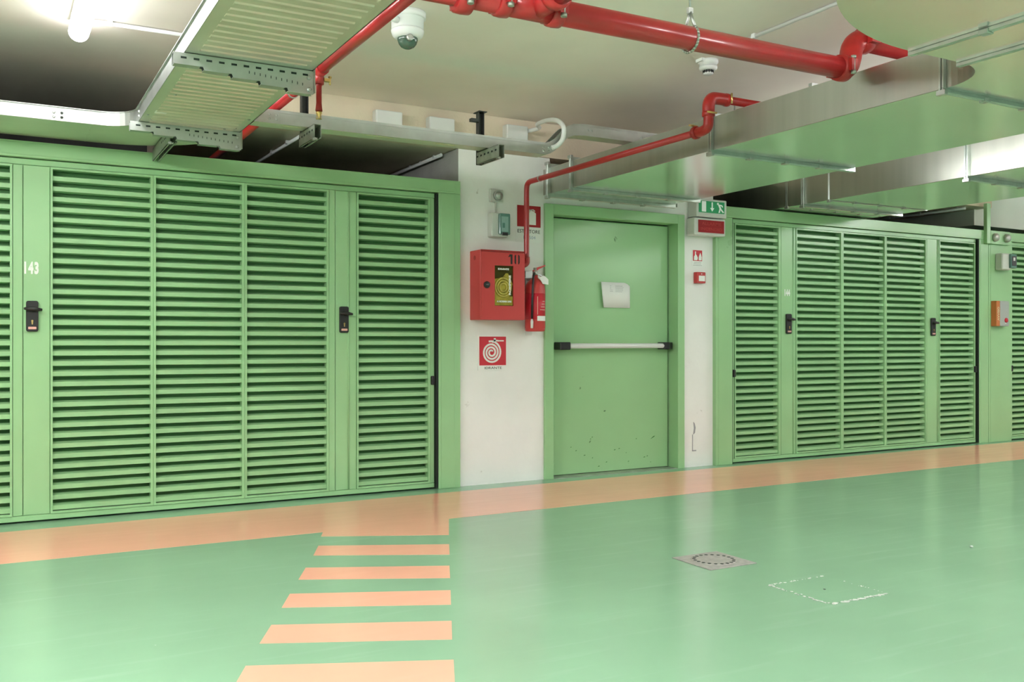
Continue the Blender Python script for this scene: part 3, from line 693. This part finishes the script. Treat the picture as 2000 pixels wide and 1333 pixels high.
mb.box(.50, 5.80, TB, -1.10, 6.32, TB + .003).box(-1.105, 5.80, TB, -6.9, 6.32, TB + .003)
mb.box(.498, 5.80, TB - .001, .502, 6.32, TB)
mb.build('tray_bottom', 'tray', T1)
rb = MB(); y = .3
while y < 5.60:
    if not (4.13 < y < 4.20):
        rb.prism([(y, TB), (y + .010, TB - .0045), (y + .026, TB - .0045), (y + .040, TB)], 'x', .770, 1.230)
    y += .07
rb.build('tray_rib', 'tray', T1)
mb = MB(); rail(mb, inner, side=1); mb.build('side_rail', 'galv', T1)
mb = MB(); rail(mb, outer, side=1); mb.build('side_rail', 'galv', T1)
mb = MB()
for (x, yy) in ((.715, 5.55), (.60, 5.796), (.34, 5.796), (.30, 5.796), (.34, 5.796)):
    mb.lathe([(.008, 0), (.008, .004), (.004, .006)], (x, yy, TB + .02), '-y', 8); mb.lathe([(.008, 0), (.008, .004), (.004, .006)], (x, yy, TB + .045), '-y', 8)
for (x, yy) in ((.77, 5.5), (1.23, 5.5), (1.18, 5.55), (.74, 5.4), (1.25, 5.25), (.80, 4.9)): mb.lathe([(.008, 0), (.006, .005)], (x, yy, TB), '-z', 8)
mb.build('rivet', 'galv', T1)
MB().box(.765, 5.28, TB - .0015, .825, 5.34, TB).build('white_label', 'white_print', T1)
MB().box(1.09, 4.36, TB - .006, 1.16, 4.41, TB - .004).build('tape_patch', 'cream', T1)

def tray_arm(y, label, hook=True):
    a = empty('support_arm', (1.3, y, TB - .05), label, 'support bracket', 'tapered slotted arms carrying the broad cable tray')
    xl, xr = .672, 1.283; n = 5
    # stepped lower edge
    top = TB - .006; P = [(xl, top)]
    zl, zr = TB - .052, TB - .108; lo = []
    for k in range(n):
        xa = xl + (xr - xl) * (k * .20); xb = xl + (xr - xl) * ((k + 1) * .20); z = zl + (zr - zl) * (k / (n - 1))
        lo += [(xa + (.0 if k == 0 else .006), z), (xb, z)]
    P = [(xl, top)] + lo + [(xr, top)]
    MB().prism(P, 'y', y, y + .003).prism(P, 'y', y + .038, y + .041).build('arm_web', 'galv', a)
    fb = MB()
    for k in range(n):
        xa = xl + (xr - xl) * (k * .20); xb = xl + (xr - xl) * ((k + 1) * .20); z = zl + (zr - zl) * (k / (n - 1))
        fb.box(xa + .002, y - .006, z - .003, xb - .012, y + .041, z)
    fb.box(xl, y, top, xr, y + .041, top + .003)
    fb.build('arm_flange', 'galv', a)
    s_ = MB()
    for k in range(11):
        x = xl + .03 + k * .053; s_.box(x, y - .0008, top - .022, x + .024, y + .001, top - .013)
    for k in range(11):
        x = .99 + k * .024; z = top - .036 - .002 * k; s_.box(x, y - .0008, z - .012, x + .003, y + .001, z)
    s_.build('slot', 'dark_hole', a)
    MB().lathe([(.011, 0), (.011, .006), (.006, .010)], (xr - .022, y, top - .03), '-y', 6).lathe([(.011, 0), (.011, .006), (.006, .010)], (xr - .022, y, zr + .018), '-y', 6).build('bolt', 'galv', a)
    # strut post up to the ceiling
    MB().box(xr - .002, y, TB - .10, xr + .008, y + .041, 2.85).build('post', 'galv_dull', a)
    return a
tray_arm(4.16, 'tapered slotted steel arm under the broad cable tray, the one nearer the camera')
tray_arm(5.585, 'tapered slotted steel arm under the broad cable tray, the one over garage door 143')

T2 = empty('cable_tray', (2.2, 5.32, TB), 'narrow galvanised cable tray along the wall that climbs over the air duct', 'cable tray')
ya, yb = 5.275, 5.385
def xz_tray(parent, P, ya, yb):
    lo = MB(); n = len(P)
    for i in range(n - 1):
        (x0, z0), (x1, z1) = P[i], P[i + 1]
        lo.add([(x0, ya, z0), (x1, ya, z1), (x1, yb, z1), (x0, yb, z0), (x0, ya, z0 + .003), (x1, ya, z1 + .003), (x1, yb, z1 + .003), (x0, yb, z0 + .003)], [(0, 3, 2, 1), (4, 5, 6, 7), (0, 1, 5, 4), (1, 2, 6, 5), (2, 3, 7, 6), (3, 0, 4, 7)])
    lo.build('tray_bottom', 'tray', parent)
    for (y0, y1, l0, l1) in ((ya - .003, ya, ya - .003, ya + .012), (yb, yb + .003, yb - .012, yb + .003)):
        s_ = MB()
        for i in range(n - 1):
            (x0, z0), (x1, z1) = P[i], P[i + 1]; h_ = TH
            for (u0, u1, za, zb) in ((y0, y1, 0, h_), (l0, l1, h_, h_ + .004), (y0 - .002, y0 + .001, h_ - .013, h_ - .008)):
                s_.add([(x0, u0, z0 + za), (x1, u0, z1 + za), (x1, u1, z1 + za), (x0, u1, z0 + za), (x0, u0, z0 + zb), (x1, u0, z1 + zb), (x1, u1, z1 + zb), (x0, u1, z0 + zb)], [(0, 3, 2, 1), (4, 5, 6, 7), (0, 1, 5, 4), (1, 2, 6, 5), (2, 3, 7, 6), (3, 0, 4, 7)])
        s_.build('side_rail', 'galv', parent)
PT = [(1.285, TB), (2.32, TB), (3.20, TB), (3.235, TB + .012), (3.27, TB + .034), (3.33, TB + .095), (3.37, TB + .130), (3.42, TB + .150), (3.50, TB + .158), (5.9, TB + .158)]
xz_tray(T2, PT, ya, yb)
mb = MB()
for x in (1.37, 1.41, 3.18, 3.22): mb.lathe([(.007, 0), (.007, .003), (.003, .005)], (x, ya - .003, TB + .025), '-y', 8); mb.lathe([(.006, 0), (.006, .003), (.003, .005)], (x, ya - .003, TB + .048), '-y', 8)
for x in (3.54, 3.57): mb.lathe([(.008, 0), (.006, .005)], (x, ya - .003, TB + .20), '-y', 8)
mb.build('rivet', 'galv', T2)
MB().box(1.93, ya + .02, TB - .0015, 2.10, ya + .028, TB).box(2.10, ya + .028, TB - .0015, 2.14, ya + .045, TB).box(2.42, ya + .03, TB - .0015, 2.55, ya + .042, TB).box(1.45, ya + .03, TB - .0015, 1.56, ya + .036, TB).build('tape_strip', 'cream', T2)
# strut channel arms
def strut(y0, y1, x, z, label, post=None, grp=None):
    s_ = empty('strut_arm', (x, y1, z), label, 'support bracket', grp)
    w_, h_ = .041, .080; t = .003
    mb = MB().box(x - w_ / 2, y0, z, x - w_ / 2 + t, y1, z + h_).box(x + w_ / 2 - t, y0, z, x + w_ / 2, y1, z + h_).box(x - w_ / 2, y0, z + h_ - t, x + w_ / 2, y1, z + h_)
    mb.box(x - w_ / 2, y0, z, x - w_ / 2 + .010, y1, z + t).box(x + w_ / 2 - .010, y0, z, x + w_ / 2, y1, z + t)
    mb.build('channel', 'galv_dull', s_)
    ho = MB(); yy = y0 + .03
    while yy < min(y1, y0 + .3): ho.box(x - w_ / 2 - .0008, yy, z + .045, x - w_ / 2 + .001, yy + .02, z + .056); yy += .05
    ho.build('slot', 'dark_hole', s_)
    MB().lathe([(.010, 0), (.010, .006), (.005, .012)], (x - .004, y0 + .02, z + .004), '-z', 6).box(x - .03, y0 - .004, z - .012, x - .012, y0 + .02, z).build('bolt', 'galv', s_)
    if post:
        py, top = post
        MB().box(x - .02, py, z, x - .017, py + .041, top).box(x + .017, py, z, x + .02, py + .041, top).box(x - .02, py + .038, z, x + .02, py + .041, top).build('post', 'dark_steel', s_)
        MB().box(x - .03, py - .02, top - .006, x + .03, py + .06, top).box(x - .075, py - .004, top - .07, x - .02, py + .03, top - .05).build('post_head', 'dark_steel', s_)
    return s_
strut(5.15, 5.45, 1.612, TB - .084, 'short strut channel under the narrow tray beside the red sprinkler drop', post=(5.392, 2.80))
strut(5.12, 5.42, 2.782, TB - .084, 'short strut channel under the narrow tray in front of the white pillar', post=(5.392, 2.60))
strut(5.66, 6.325, .915, TB - .084, 'strut channel end hanging below the curved tray over garage door 143')

# junction boxes on the beam, conduit loop
for (x0, x1, zt, lab) in ((2.40, 2.605, 2.770, 'leftmost of the three small grey junction boxes above the narrow tray'), (2.82, 3.025, 2.770, 'middle one of the three small grey junction boxes above the narrow tray'), (3.47, 3.66, 2.785, 'rightmost of the three small grey junction boxes, beside the white conduit loop')):
    jb = empty('junction_box', (x0, 6.37, zt - .12), lab, 'junction box', 'junction boxes above the narrow tray')
    MB().box(x0, 6.312, zt - .115, x1, WY + .004, zt).build('box_body', 'grey_plastic', jb, bevel=.004)
    MB().box(x0 + .002, 6.296, zt - .113, x1 - .002, 6.310, zt - .002).build('lid', 'white_plastic', jb, bevel=.005)
lp = [(3.668, 6.33, 2.755), (3.70, 6.20, 2.757), (3.597, 6.05, 2.745), (3.466, 5.70, 2.685), (3.362, 5.40, 2.612), (3.318, 5.25, 2.540), (3.315, 5.235, 2.483), (3.299, 5.235, 2.434), (3.267, 5.245, 2.400), (3.235, 5.256, 2.385)]
def smooth(P, k=6):
    P = [Vector(p) for p in P]; out = []
    for i in range(len(P) - 1):
        p0 = P[max(i - 1, 0)]; p1 = P[i]; p2 = P[i + 1]; p3 = P[min(i + 2, len(P) - 1)]
        for j in range(k):
            t = j / k; out.append(.5 * ((2 * p1) + (p2 - p0) * t + (2 * p0 - 5 * p1 + 4 * p2 - p3) * t * t + (-p0 + 3 * p1 - 3 * p2 + p3) * t ** 3))
    return out + [P[-1]]
MB().tube(smooth(lp), .016, 14).build('conduit_loop', 'white_plastic', at=(3.5, 5.3, 2.5), label='thick white flexible conduit looping over the narrow tray', cat='conduit')

# ------------------------------------------------------------------ red sprinkler pipes
PZ = 2.46
def pipe(parent, pts, r, name='pipe', m='red_pipe', n=20): return MB().tube(pts, r, n).build(name, m, parent)
def ring_x(parent, x, y, z, r, w_, m='red_pipe', bolts=True):
    o = MB().lathe([(r * 1.02, -w_ / 2), (r * 1.22, -w_ / 2 + .004), (r * 1.26, 0), (r * 1.22, w_ / 2 - .004), (r * 1.02, w_ / 2)], (x, y, z), 'x', 26).build('coupling', m, parent)
    if bolts:
        b = MB()
        for s_ in (-1, 1):
            b.box(x - .020, y + s_ * r * 1.2, z - .03, x + .020, y + s_ * r * 1.55, z + .03)
        b.build('coupling_lug', m, o)
        MB().lathe([(.009, -.045), (.009, .045)], (x, y - r * 1.4, z), 'z', 8).lathe([(.014, .03), (.014, .044)], (x, y - r * 1.4, z), 'z', 6).lathe([(.014, -.044), (.014, -.03)], (x, y - r * 1.4, z), 'z', 6).build('bolt', 'galv_dull', o)
    return o
RP = empty('sprinkler_pipe', (2.5, 3.26, PZ), 'thick red sprinkler main crossing the ceiling with a tee and couplings', 'pipe')
yp, rm = 3.262, .052
pipe(RP, [(1.36, yp + .01, PZ), (3.70, yp - .02, PZ)], rm)
pipe(RP, [(-6.5, yp + .01, PZ + .006), (1.37, yp + .01, PZ + .006)], .035)
ring_x(RP, 1.60, yp, PZ - .02, rm * .95, .07); ring_x(RP, 1.775, yp, PZ, rm, .06); ring_x(RP, 2.02, yp, PZ, rm, .06)
# tee with a branch to the camera side
MB().tube([(1.79, yp, PZ), (2.005, yp, PZ)], rm * 1.06, 20).tube([(1.93, yp, PZ), (1.95, yp - .12, PZ + .02)], rm * 1.02, 18).build('tee', 'red_pipe', RP)
MB().lathe([(rm * 1.02, 0), (rm * 1.24, .006), (rm * 1.26, .028), (rm * 1.22, .05), (rm * 1.02, .056)], (1.95, yp - .10, PZ + .02), '-y', 24).build('coupling', 'red_pipe', RP)
pipe(RP, [(1.95, yp - .12, PZ + .02), (1.95, -4, PZ + .02)], rm)
# end coupling, offset over the duct
ring_x(RP, 3.685, yp - .02, PZ, rm, .06, 'red_dark')
pipe(RP, smooth([(3.69, yp - .02, PZ), (3.725, yp - .02, PZ + .015), (3.755, yp - .01, PZ + .06), (3.785, yp, PZ + .125), (3.83, yp, PZ + .162), (3.90, yp, PZ + .17)], 5), rm * 1.06, 'elbow', 'red_dark')
MB().lathe([(rm * 1.02, -.03), (rm * 1.26, -.022), (rm * 1.26, .022), (rm * 1.02, .03)], (3.86, yp, PZ + .168), 'x', 24).box(3.83, yp - .085, PZ + .14, 3.89, yp - .055, PZ + .195).build('coupling', 'red_dark', RP)
pipe(RP, [(3.86, yp, PZ + .17), (15.5, yp, PZ + .17)], rm)
# hanger
hg = MB().tube([(2.735, yp, 2.85), (2.735, yp, 2.585)], .005, 8)
hp = [(2.735, yp, 2.585)] + [(2.735, yp - (rm + .006) * sin(a) * 1.0, PZ - (rm + .006) * cos(a) * -1) for a in [radians(q) for q in range(35, 331, 15)]] + [(2.735, yp, 2.585)]
L0 = hp
for i in range(len(L0) - 1):
    p, q = Vector(L0[i]), Vector(L0[i + 1])
    hg.tube([p, q], .007, 8)
hg.box(2.722, yp - .008, 2.575, 2.748, yp + .008, 2.60)
hg.build('pear_hanger', 'galv', RP)
# branch running back over the tray, with its sprinkler
BR = empty('branch_pipe', (1.433, 4.5, PZ), 'thinner red sprinkler branch beside the broad cable tray, ending in the dark recess', 'pipe')
rb_ = .027
pipe(BR, [(1.433, yp + rm + .004, PZ), (1.433, 4.50, PZ)], rb_); pipe(BR, [(1.433, 4.62, PZ), (1.433, 8.4, PZ)], rb_)
MB().tube([(1.433, 4.49, PZ), (1.433, 4.63, PZ)], rb_ * 1.22, 18).tube([(1.433, 4.56, PZ), (1.433, 4.56, PZ - .065)], rb_ * .95, 16).build('tee', 'red_pipe', BR)
MB().box(1.455, 4.54, PZ - .05, 1.485, 4.56, PZ - .035).lathe([(.005, -.022), (.005, .022)], (1.487, 4.55, PZ - .042), 'z', 8).lathe([(.009, .012), (.009, .02)], (1.487, 4.55, PZ - .042), 'z', 6).build('bolt', 'brass', BR)
pipe(BR, [(1.433, 4.56, PZ - .06), (1.433, 4.56, PZ - .075), (1.433, 4.56, PZ - .16), (1.433, 4.56, PZ - .20)], [.019, .014, .014, .018], 'drop_pipe', 'red_dark')
MB().lathe([(.014, 0), (.016, .012), (.010, .016), (.005, .03), (.005, .036), (.015, .038), (.015, .040)], (1.433, 4.56, PZ - .20), '-z', 14).box(1.421, 4.558, PZ - .238, 1.424, 4.562, PZ - .214).box(1.442, 4.558, PZ - .238, 1.445, 4.562, PZ - .214).build('sprinkler_head', 'brass', BR)
MB().lathe([(rb_ * 1.15, -.008), (rb_ * 1.15, .008)], (1.433, 5.02, PZ), 'y', 18).tube([(1.433, 5.02, PZ + rb_), (1.433, 5.02, 2.85)], .004, 6).build('pipe_clamp', 'galv', BR)
# hydrant feed pipe
HP = empty('hydrant_pipe', (3.63, 6.26, 2.3), 'thin red pipe running under the duct edge and down beside the hose cabinet', 'pipe')
rh = .0205
xh = 3.655
pipe(HP, smooth([(3.627, 6.268, 1.735), (3.627, 6.268, 1.80), (3.627, 6.268, 2.10), (3.627, 6.268, 2.27)], 2)[:-1] + smooth([(3.627, 6.268, 2.27), (3.628, 6.262, 2.315), (3.632, 6.235, 2.338), (3.636, 6.19, 2.342)], 5) + [Vector((3.64, 5.8, 2.342)), Vector((3.65, 4.27, 2.342))], rh)
MB().tube([(3.627, 6.268, 1.76), (3.627, 6.268, 1.735)], rh * 1.25, 16).tube(smooth([(3.627, 6.268, 1.745), (3.625, 6.268, 1.715), (3.60, 6.268, 1.698), (3.563, 6.268, 1.695)], 5), rh * 1.25, 16).build('elbow', 'red_pipe', HP)
MB().tube(smooth([(3.65, 4.29, 2.342), (3.65, 4.235, 2.342), (3.652, 4.198, 2.358), (3.652, 4.19, 2.40), (3.652, 4.19, 2.47)], 5), rh * 1.45, 18).build('elbow', 'red_dark', HP)
MB().tube(smooth([(3.652, 4.19, 2.44), (3.654, 4.19, 2.49), (3.675, 4.19, 2.522), (3.72, 4.19, 2.530), (3.80, 4.19, 2.530)], 5), [.036] * 21, 18).build('elbow', 'red_dark', HP)
pipe(HP, [(3.79, 4.19, 2.530), (5.4, 4.19, 2.530)], .024, m='red_dark')
for (x, yy, z, ax) in ((3.65, 4.30, 2.342, 'y'), (3.652, 4.19, 2.430, 'z'), (3.79, 4.19, 2.530, 'x')):
    c = MB().lathe([(.030, -.016), (.038, -.012), (.038, .012), (.030, .016)], (x, yy, z), ax, 18).build('coupling', 'red_dark', HP)
MB().lathe([(.006, -.05), (.006, .02)], (3.655, 4.145, 2.43), 'x', 8).lathe([(.006, -.03), (.006, .03)], (3.63, 4.30, 2.382), 'x', 8).lathe([(.006, -.03), (.006, .03)], (3.79, 4.145, 2.53), 'z', 8).build('bolt', 'brass', HP)
MB().lathe([(rh * 1.12, -.006), (rh * 1.12, .006)], (3.638, 6.08, 2.342), 'y', 18).build('pipe_clamp', 'galv', HP)

# ------------------------------------------------------------------ ceiling devices
dc = empty('dome_camera', (1.93, 4.60, 2.85), 'white dome security camera on the ceiling beside the red branch pipe', 'security camera')
MB().lathe([(.098, 0), (.098, .030), (.090, .032), (.086, .034), (.086, .088), (.082, .092)], (1.93, 4.60, 2.85), '-z', 36).tube([(1.855, 4.56, 2.79), (1.80, 4.535, 2.79)], .018, 14).build('base', 'white_plastic', dc)
MB().lathe([(.088, .093), (.088, .100), (.080, .122), (.066, .134), (.055, .136)], (1.93, 4.60, 2.85), '-z', 36).build('trim_ring', 'white_plastic', dc)
MB().lathe([(.056, .130), (.055, .145), (.048, .166), (.034, .182), (.016, .190), (0, .192)], (1.93, 4.60, 2.85), '-z', 30).build('dome', 'lens', dc)
MB().lathe([(.018, .0), (.018, .02), (.012, .022)], (1.915, 4.545, 2.70), '-y', 14).build('lens', 'galv', dc)
sd = empty('smoke_detector', (3.885, 4.46, 2.85), 'small white smoke detector on the ceiling left of the thin red pipe bend', 'smoke detector')
MB().lathe([(.062, 0), (.062, .018), (.054, .020), (.054, .040)], (3.885, 4.46, 2.85), '-z', 30).box(3.81, 4.43, 2.832, 3.845, 4.49, 2.85).build('base', 'white_plastic', sd)
MB().lathe([(.056, .040), (.056, .052), (.046, .062), (.040, .064), (.030, .064)], (3.885, 4.46, 2.85), '-z', 30).lathe([(.032, .078), (.032, .084), (.024, .09), (0, .091)], (3.885, 4.46, 2.85), '-z', 24).build('head', 'white_plastic', sd)
v_ = MB()
for k in range(12):
    a = k * pi / 6; x, y_ = 3.885 + .030 * cos(a), 4.46 + .030 * sin(a); v_.box(x - .003, y_ - .003, 2.768, x + .003, y_ + .003, 2.788)
v_.build('vent_fin', 'black', sd)

def conduit(name, pts, label, clips=(), r=.011):
    c = empty(name, pts[0], label, 'conduit')
    MB().tube(pts, r, 12).build('tube', 'white_plastic', c)
    for p in clips: MB().box(p[0] - .014, p[1] - .014, p[2] - .013, p[0] + .014, p[1] + .014, p[2] + .014).build('clip', 'white_plastic', c, bevel=.002)
conduit('conduit', [(.44, 5.50, 2.835), (1.3, 5.50, 2.835), (1.75, 5.50, 2.835)], 'thin white ceiling conduit between the lamp and the broad tray', [(.56, 5.50, 2.837), (1.5, 5.50, 2.837)])
conduit('conduit', [(3.78, 4.10, 2.835), (3.78, -3, 2.835)], 'thin white ceiling conduit between the red main and the duct bend', [(3.78, 3.95, 2.837), (3.78, 2.7, 2.837)])
conduit('conduit', [(1.72, 4.95, 2.835), (1.80, 4.80, 2.835), (1.84, 4.71, 2.835)], 'short white conduit feeding the dome camera', r=.014)
conduit('conduit', [(1.90, 6.45, 2.555), (1.86, 8.3, 2.555)], 'grey conduit with clips under the beam, above the left part of garage door 143', [(1.885, 6.75, 2.56), (1.878, 7.15, 2.56)], r=.012)
conduit('conduit', [(3.05, 6.60, 2.555), (3.05, 8.3, 2.555)], 'clipped conduit under the beam just left of the white pillar', [(3.05, 6.72, 2.56), (3.05, 6.98, 2.56), (3.05, 7.2, 2.56)], r=.014)
conduit('conduit', [(9.25, 6.45, 2.555), (9.2, 8.3, 2.555)], 'clipped conduit under the beam above garage door 144', [(9.25, 6.55, 2.56), (9.22, 7.0, 2.56), (9.2, 7.4, 2.56)], r=.014)

# ------------------------------------------------------------------ lamps
def lamp(x, y0, z, label, L=1.5, hang=False, bare=False):
    a = empty('ceiling_lamp', (x, y0, z), label, 'lamp', 'linear garage lamps')
    r = .052
    prof = [(x + r * cos(t), z + r + r * sin(t)) for t in [radians(q) for q in (range(0, 360, 20) if bare else range(150, 391, 15))]]
    MB().prism(prof, 'y', y0, y0 + L, smooth=True).build('diffuser', ('fill_lamp_bright' if abs(x - 1.5) < 3 and y0 > -1 else 'lamp') if bare else 'lamp_dim', a)
    hw = .024 if bare else .050
    if bare: MB().box(x - .024, y0 - .004, z + 2 * r - .012, x + .024, y0 + L + .004, z + 2 * r + .014).build('body', 'lamp_body', a)
    else: MB().prism([(x - hw, z + .075), (x + hw, z + .075), (x + hw, z + .085), (x + .03, z + 2 * r + .014), (x - .03, z + 2 * r + .014), (x - hw, z + .085)], 'y', y0 - .004, y0 + L + .004).build('body', 'lamp_body', a, bevel=.004)
    top = z + 2 * r + .014
    if hang: MB().tube([(x, y0 + .2, top), (x, y0 + .2, 2.85)], .004, 6).tube([(x, y0 + L - .2, top), (x, y0 + L - .2, 2.85)], .004, 6).build('hanger_rod', 'galv', a)
    elif top < 2.845: MB().box(x - .02, y0 + .15, top, x + .02, y0 + .22, 2.85).box(x - .02, y0 + L - .22, top, x + .02, y0 + L - .15, 2.85).build('mount', 'lamp_body', a)
    return a
lamp(.41, 4.07, 2.732, 'glowing tube lamp on the ceiling at the top left of the picture')
lamp(5.60, 3.42, 2.405, 'tube lamp hung in the gap between the two air ducts', hang=True)
for (x, y, lab) in ((-2.5, 2.7, 'added fill tube lamp left of the picture'), (9.6, 3.2, 'added fill tube lamp right of the picture'),
                    (-3.2, -.5, 'added fill tube lamp behind and left of the camera'), (.2, .5, 'added fill tube lamp over the camera'),
                    (-1.35, 2.3, 'added fill tube lamp just left of the camera'), (.2, -3.6, 'added fill tube lamp well behind the camera'), (4.4, -.6, 'added fill tube lamp behind and right of the camera'),
                    (4.5, -4.5, 'added fill tube lamp far behind and right of the camera'), (5.7, .6, 'added fill tube lamp right of the duct bend'),
                    (9.6, -.9, 'added fill tube lamp far right behind the camera'), (12.5, 2.6, 'added fill tube lamp beyond the right edge of the picture'), (-3.2, -4.5, 'added fill tube lamp in the rear left corner')):
    lamp(x, y, 2.60, lab, bare=True, hang=True)  # out-of-view lamps added to raise the general light level

# ------------------------------------------------------------------ floor fittings
dr = empty('floor_drain', (3.16, 3.585, 0), 'square grey floor drain cover with a ring of holes set in the green floor', 'drain')
MB().box(3.014, 3.440, .0003, 3.310, 3.735, .004).build('plate', 'drain', dr, bevel=.001)
MB().lathe([(.112, 0), (.112, .003), (.104, .0045), (0, .005)], (3.162, 3.588, .0035), 'z', 32).build('grate', 'drain', dr)
h_ = MB()
for k in range(20):
    a = 2 * pi * k / 20; h_.prism([(3.162 + .098 * cos(a) + .010 * cos(t), 3.588 + .098 * sin(a) + .010 * sin(t)) for t in [radians(q) for q in range(0, 360, 60)]], 'z', .007, .0086)
h_.build('grate_hole', 'dark_hole', dr)
hc2 = empty('floor_hatch', (3.235, 2.925, 0), 'overpainted square inspection hatch with chipped edges in the green floor', 'hatch')
MB().box(3.065, 2.755, .0003, 3.405, 3.098, .0015).build('cover', 'floor', hc2)
ch = MB(); r3 = random.Random(11)
def chips(x0, y0, x1, y1, n, s_):
    for i in range(n):
        t = r3.random(); x = x0 + (x1 - x0) * t + r3.gauss(0, .004); y = y0 + (y1 - y0) * t + r3.gauss(0, .004); k = s_ * (.4 + r3.random())
        ch.prism([(x + k * (.6 + .6 * r3.random()) * cos(q), y + k * (.6 + .6 * r3.random()) * sin(q)) for q in [radians(v) for v in range(0, 360, 72)]], 'z', .0012, .0020 + .0012 * r3.random())
chips(3.065, 2.75, 3.41, 2.75, 62, .008); chips(3.06, 2.75, 3.06, 3.10, 50, .006); chips(3.06, 3.105, 3.40, 3.10, 30, .005); chips(3.41, 2.75, 3.41, 3.0, 14, .004)
ch.build('chipped_edge', 'chip', hc2)
MB().prism([(3.215, 2.93), (3.222, 2.938), (3.228, 2.93), (3.222, 2.924)], 'z', .0014, .003).build('lifting_hole', 'dark_hole', hc2)
MB().lathe([(.006, 0), (.010, .004), (.007, .009), (0, .011)], (4.57, 3.15, .0002), 'z', 7).build('plaster_crumb', 'chip', at=(4.57, 3.15, 0), label='small white crumb lying on the green floor at the right', cat='debris')
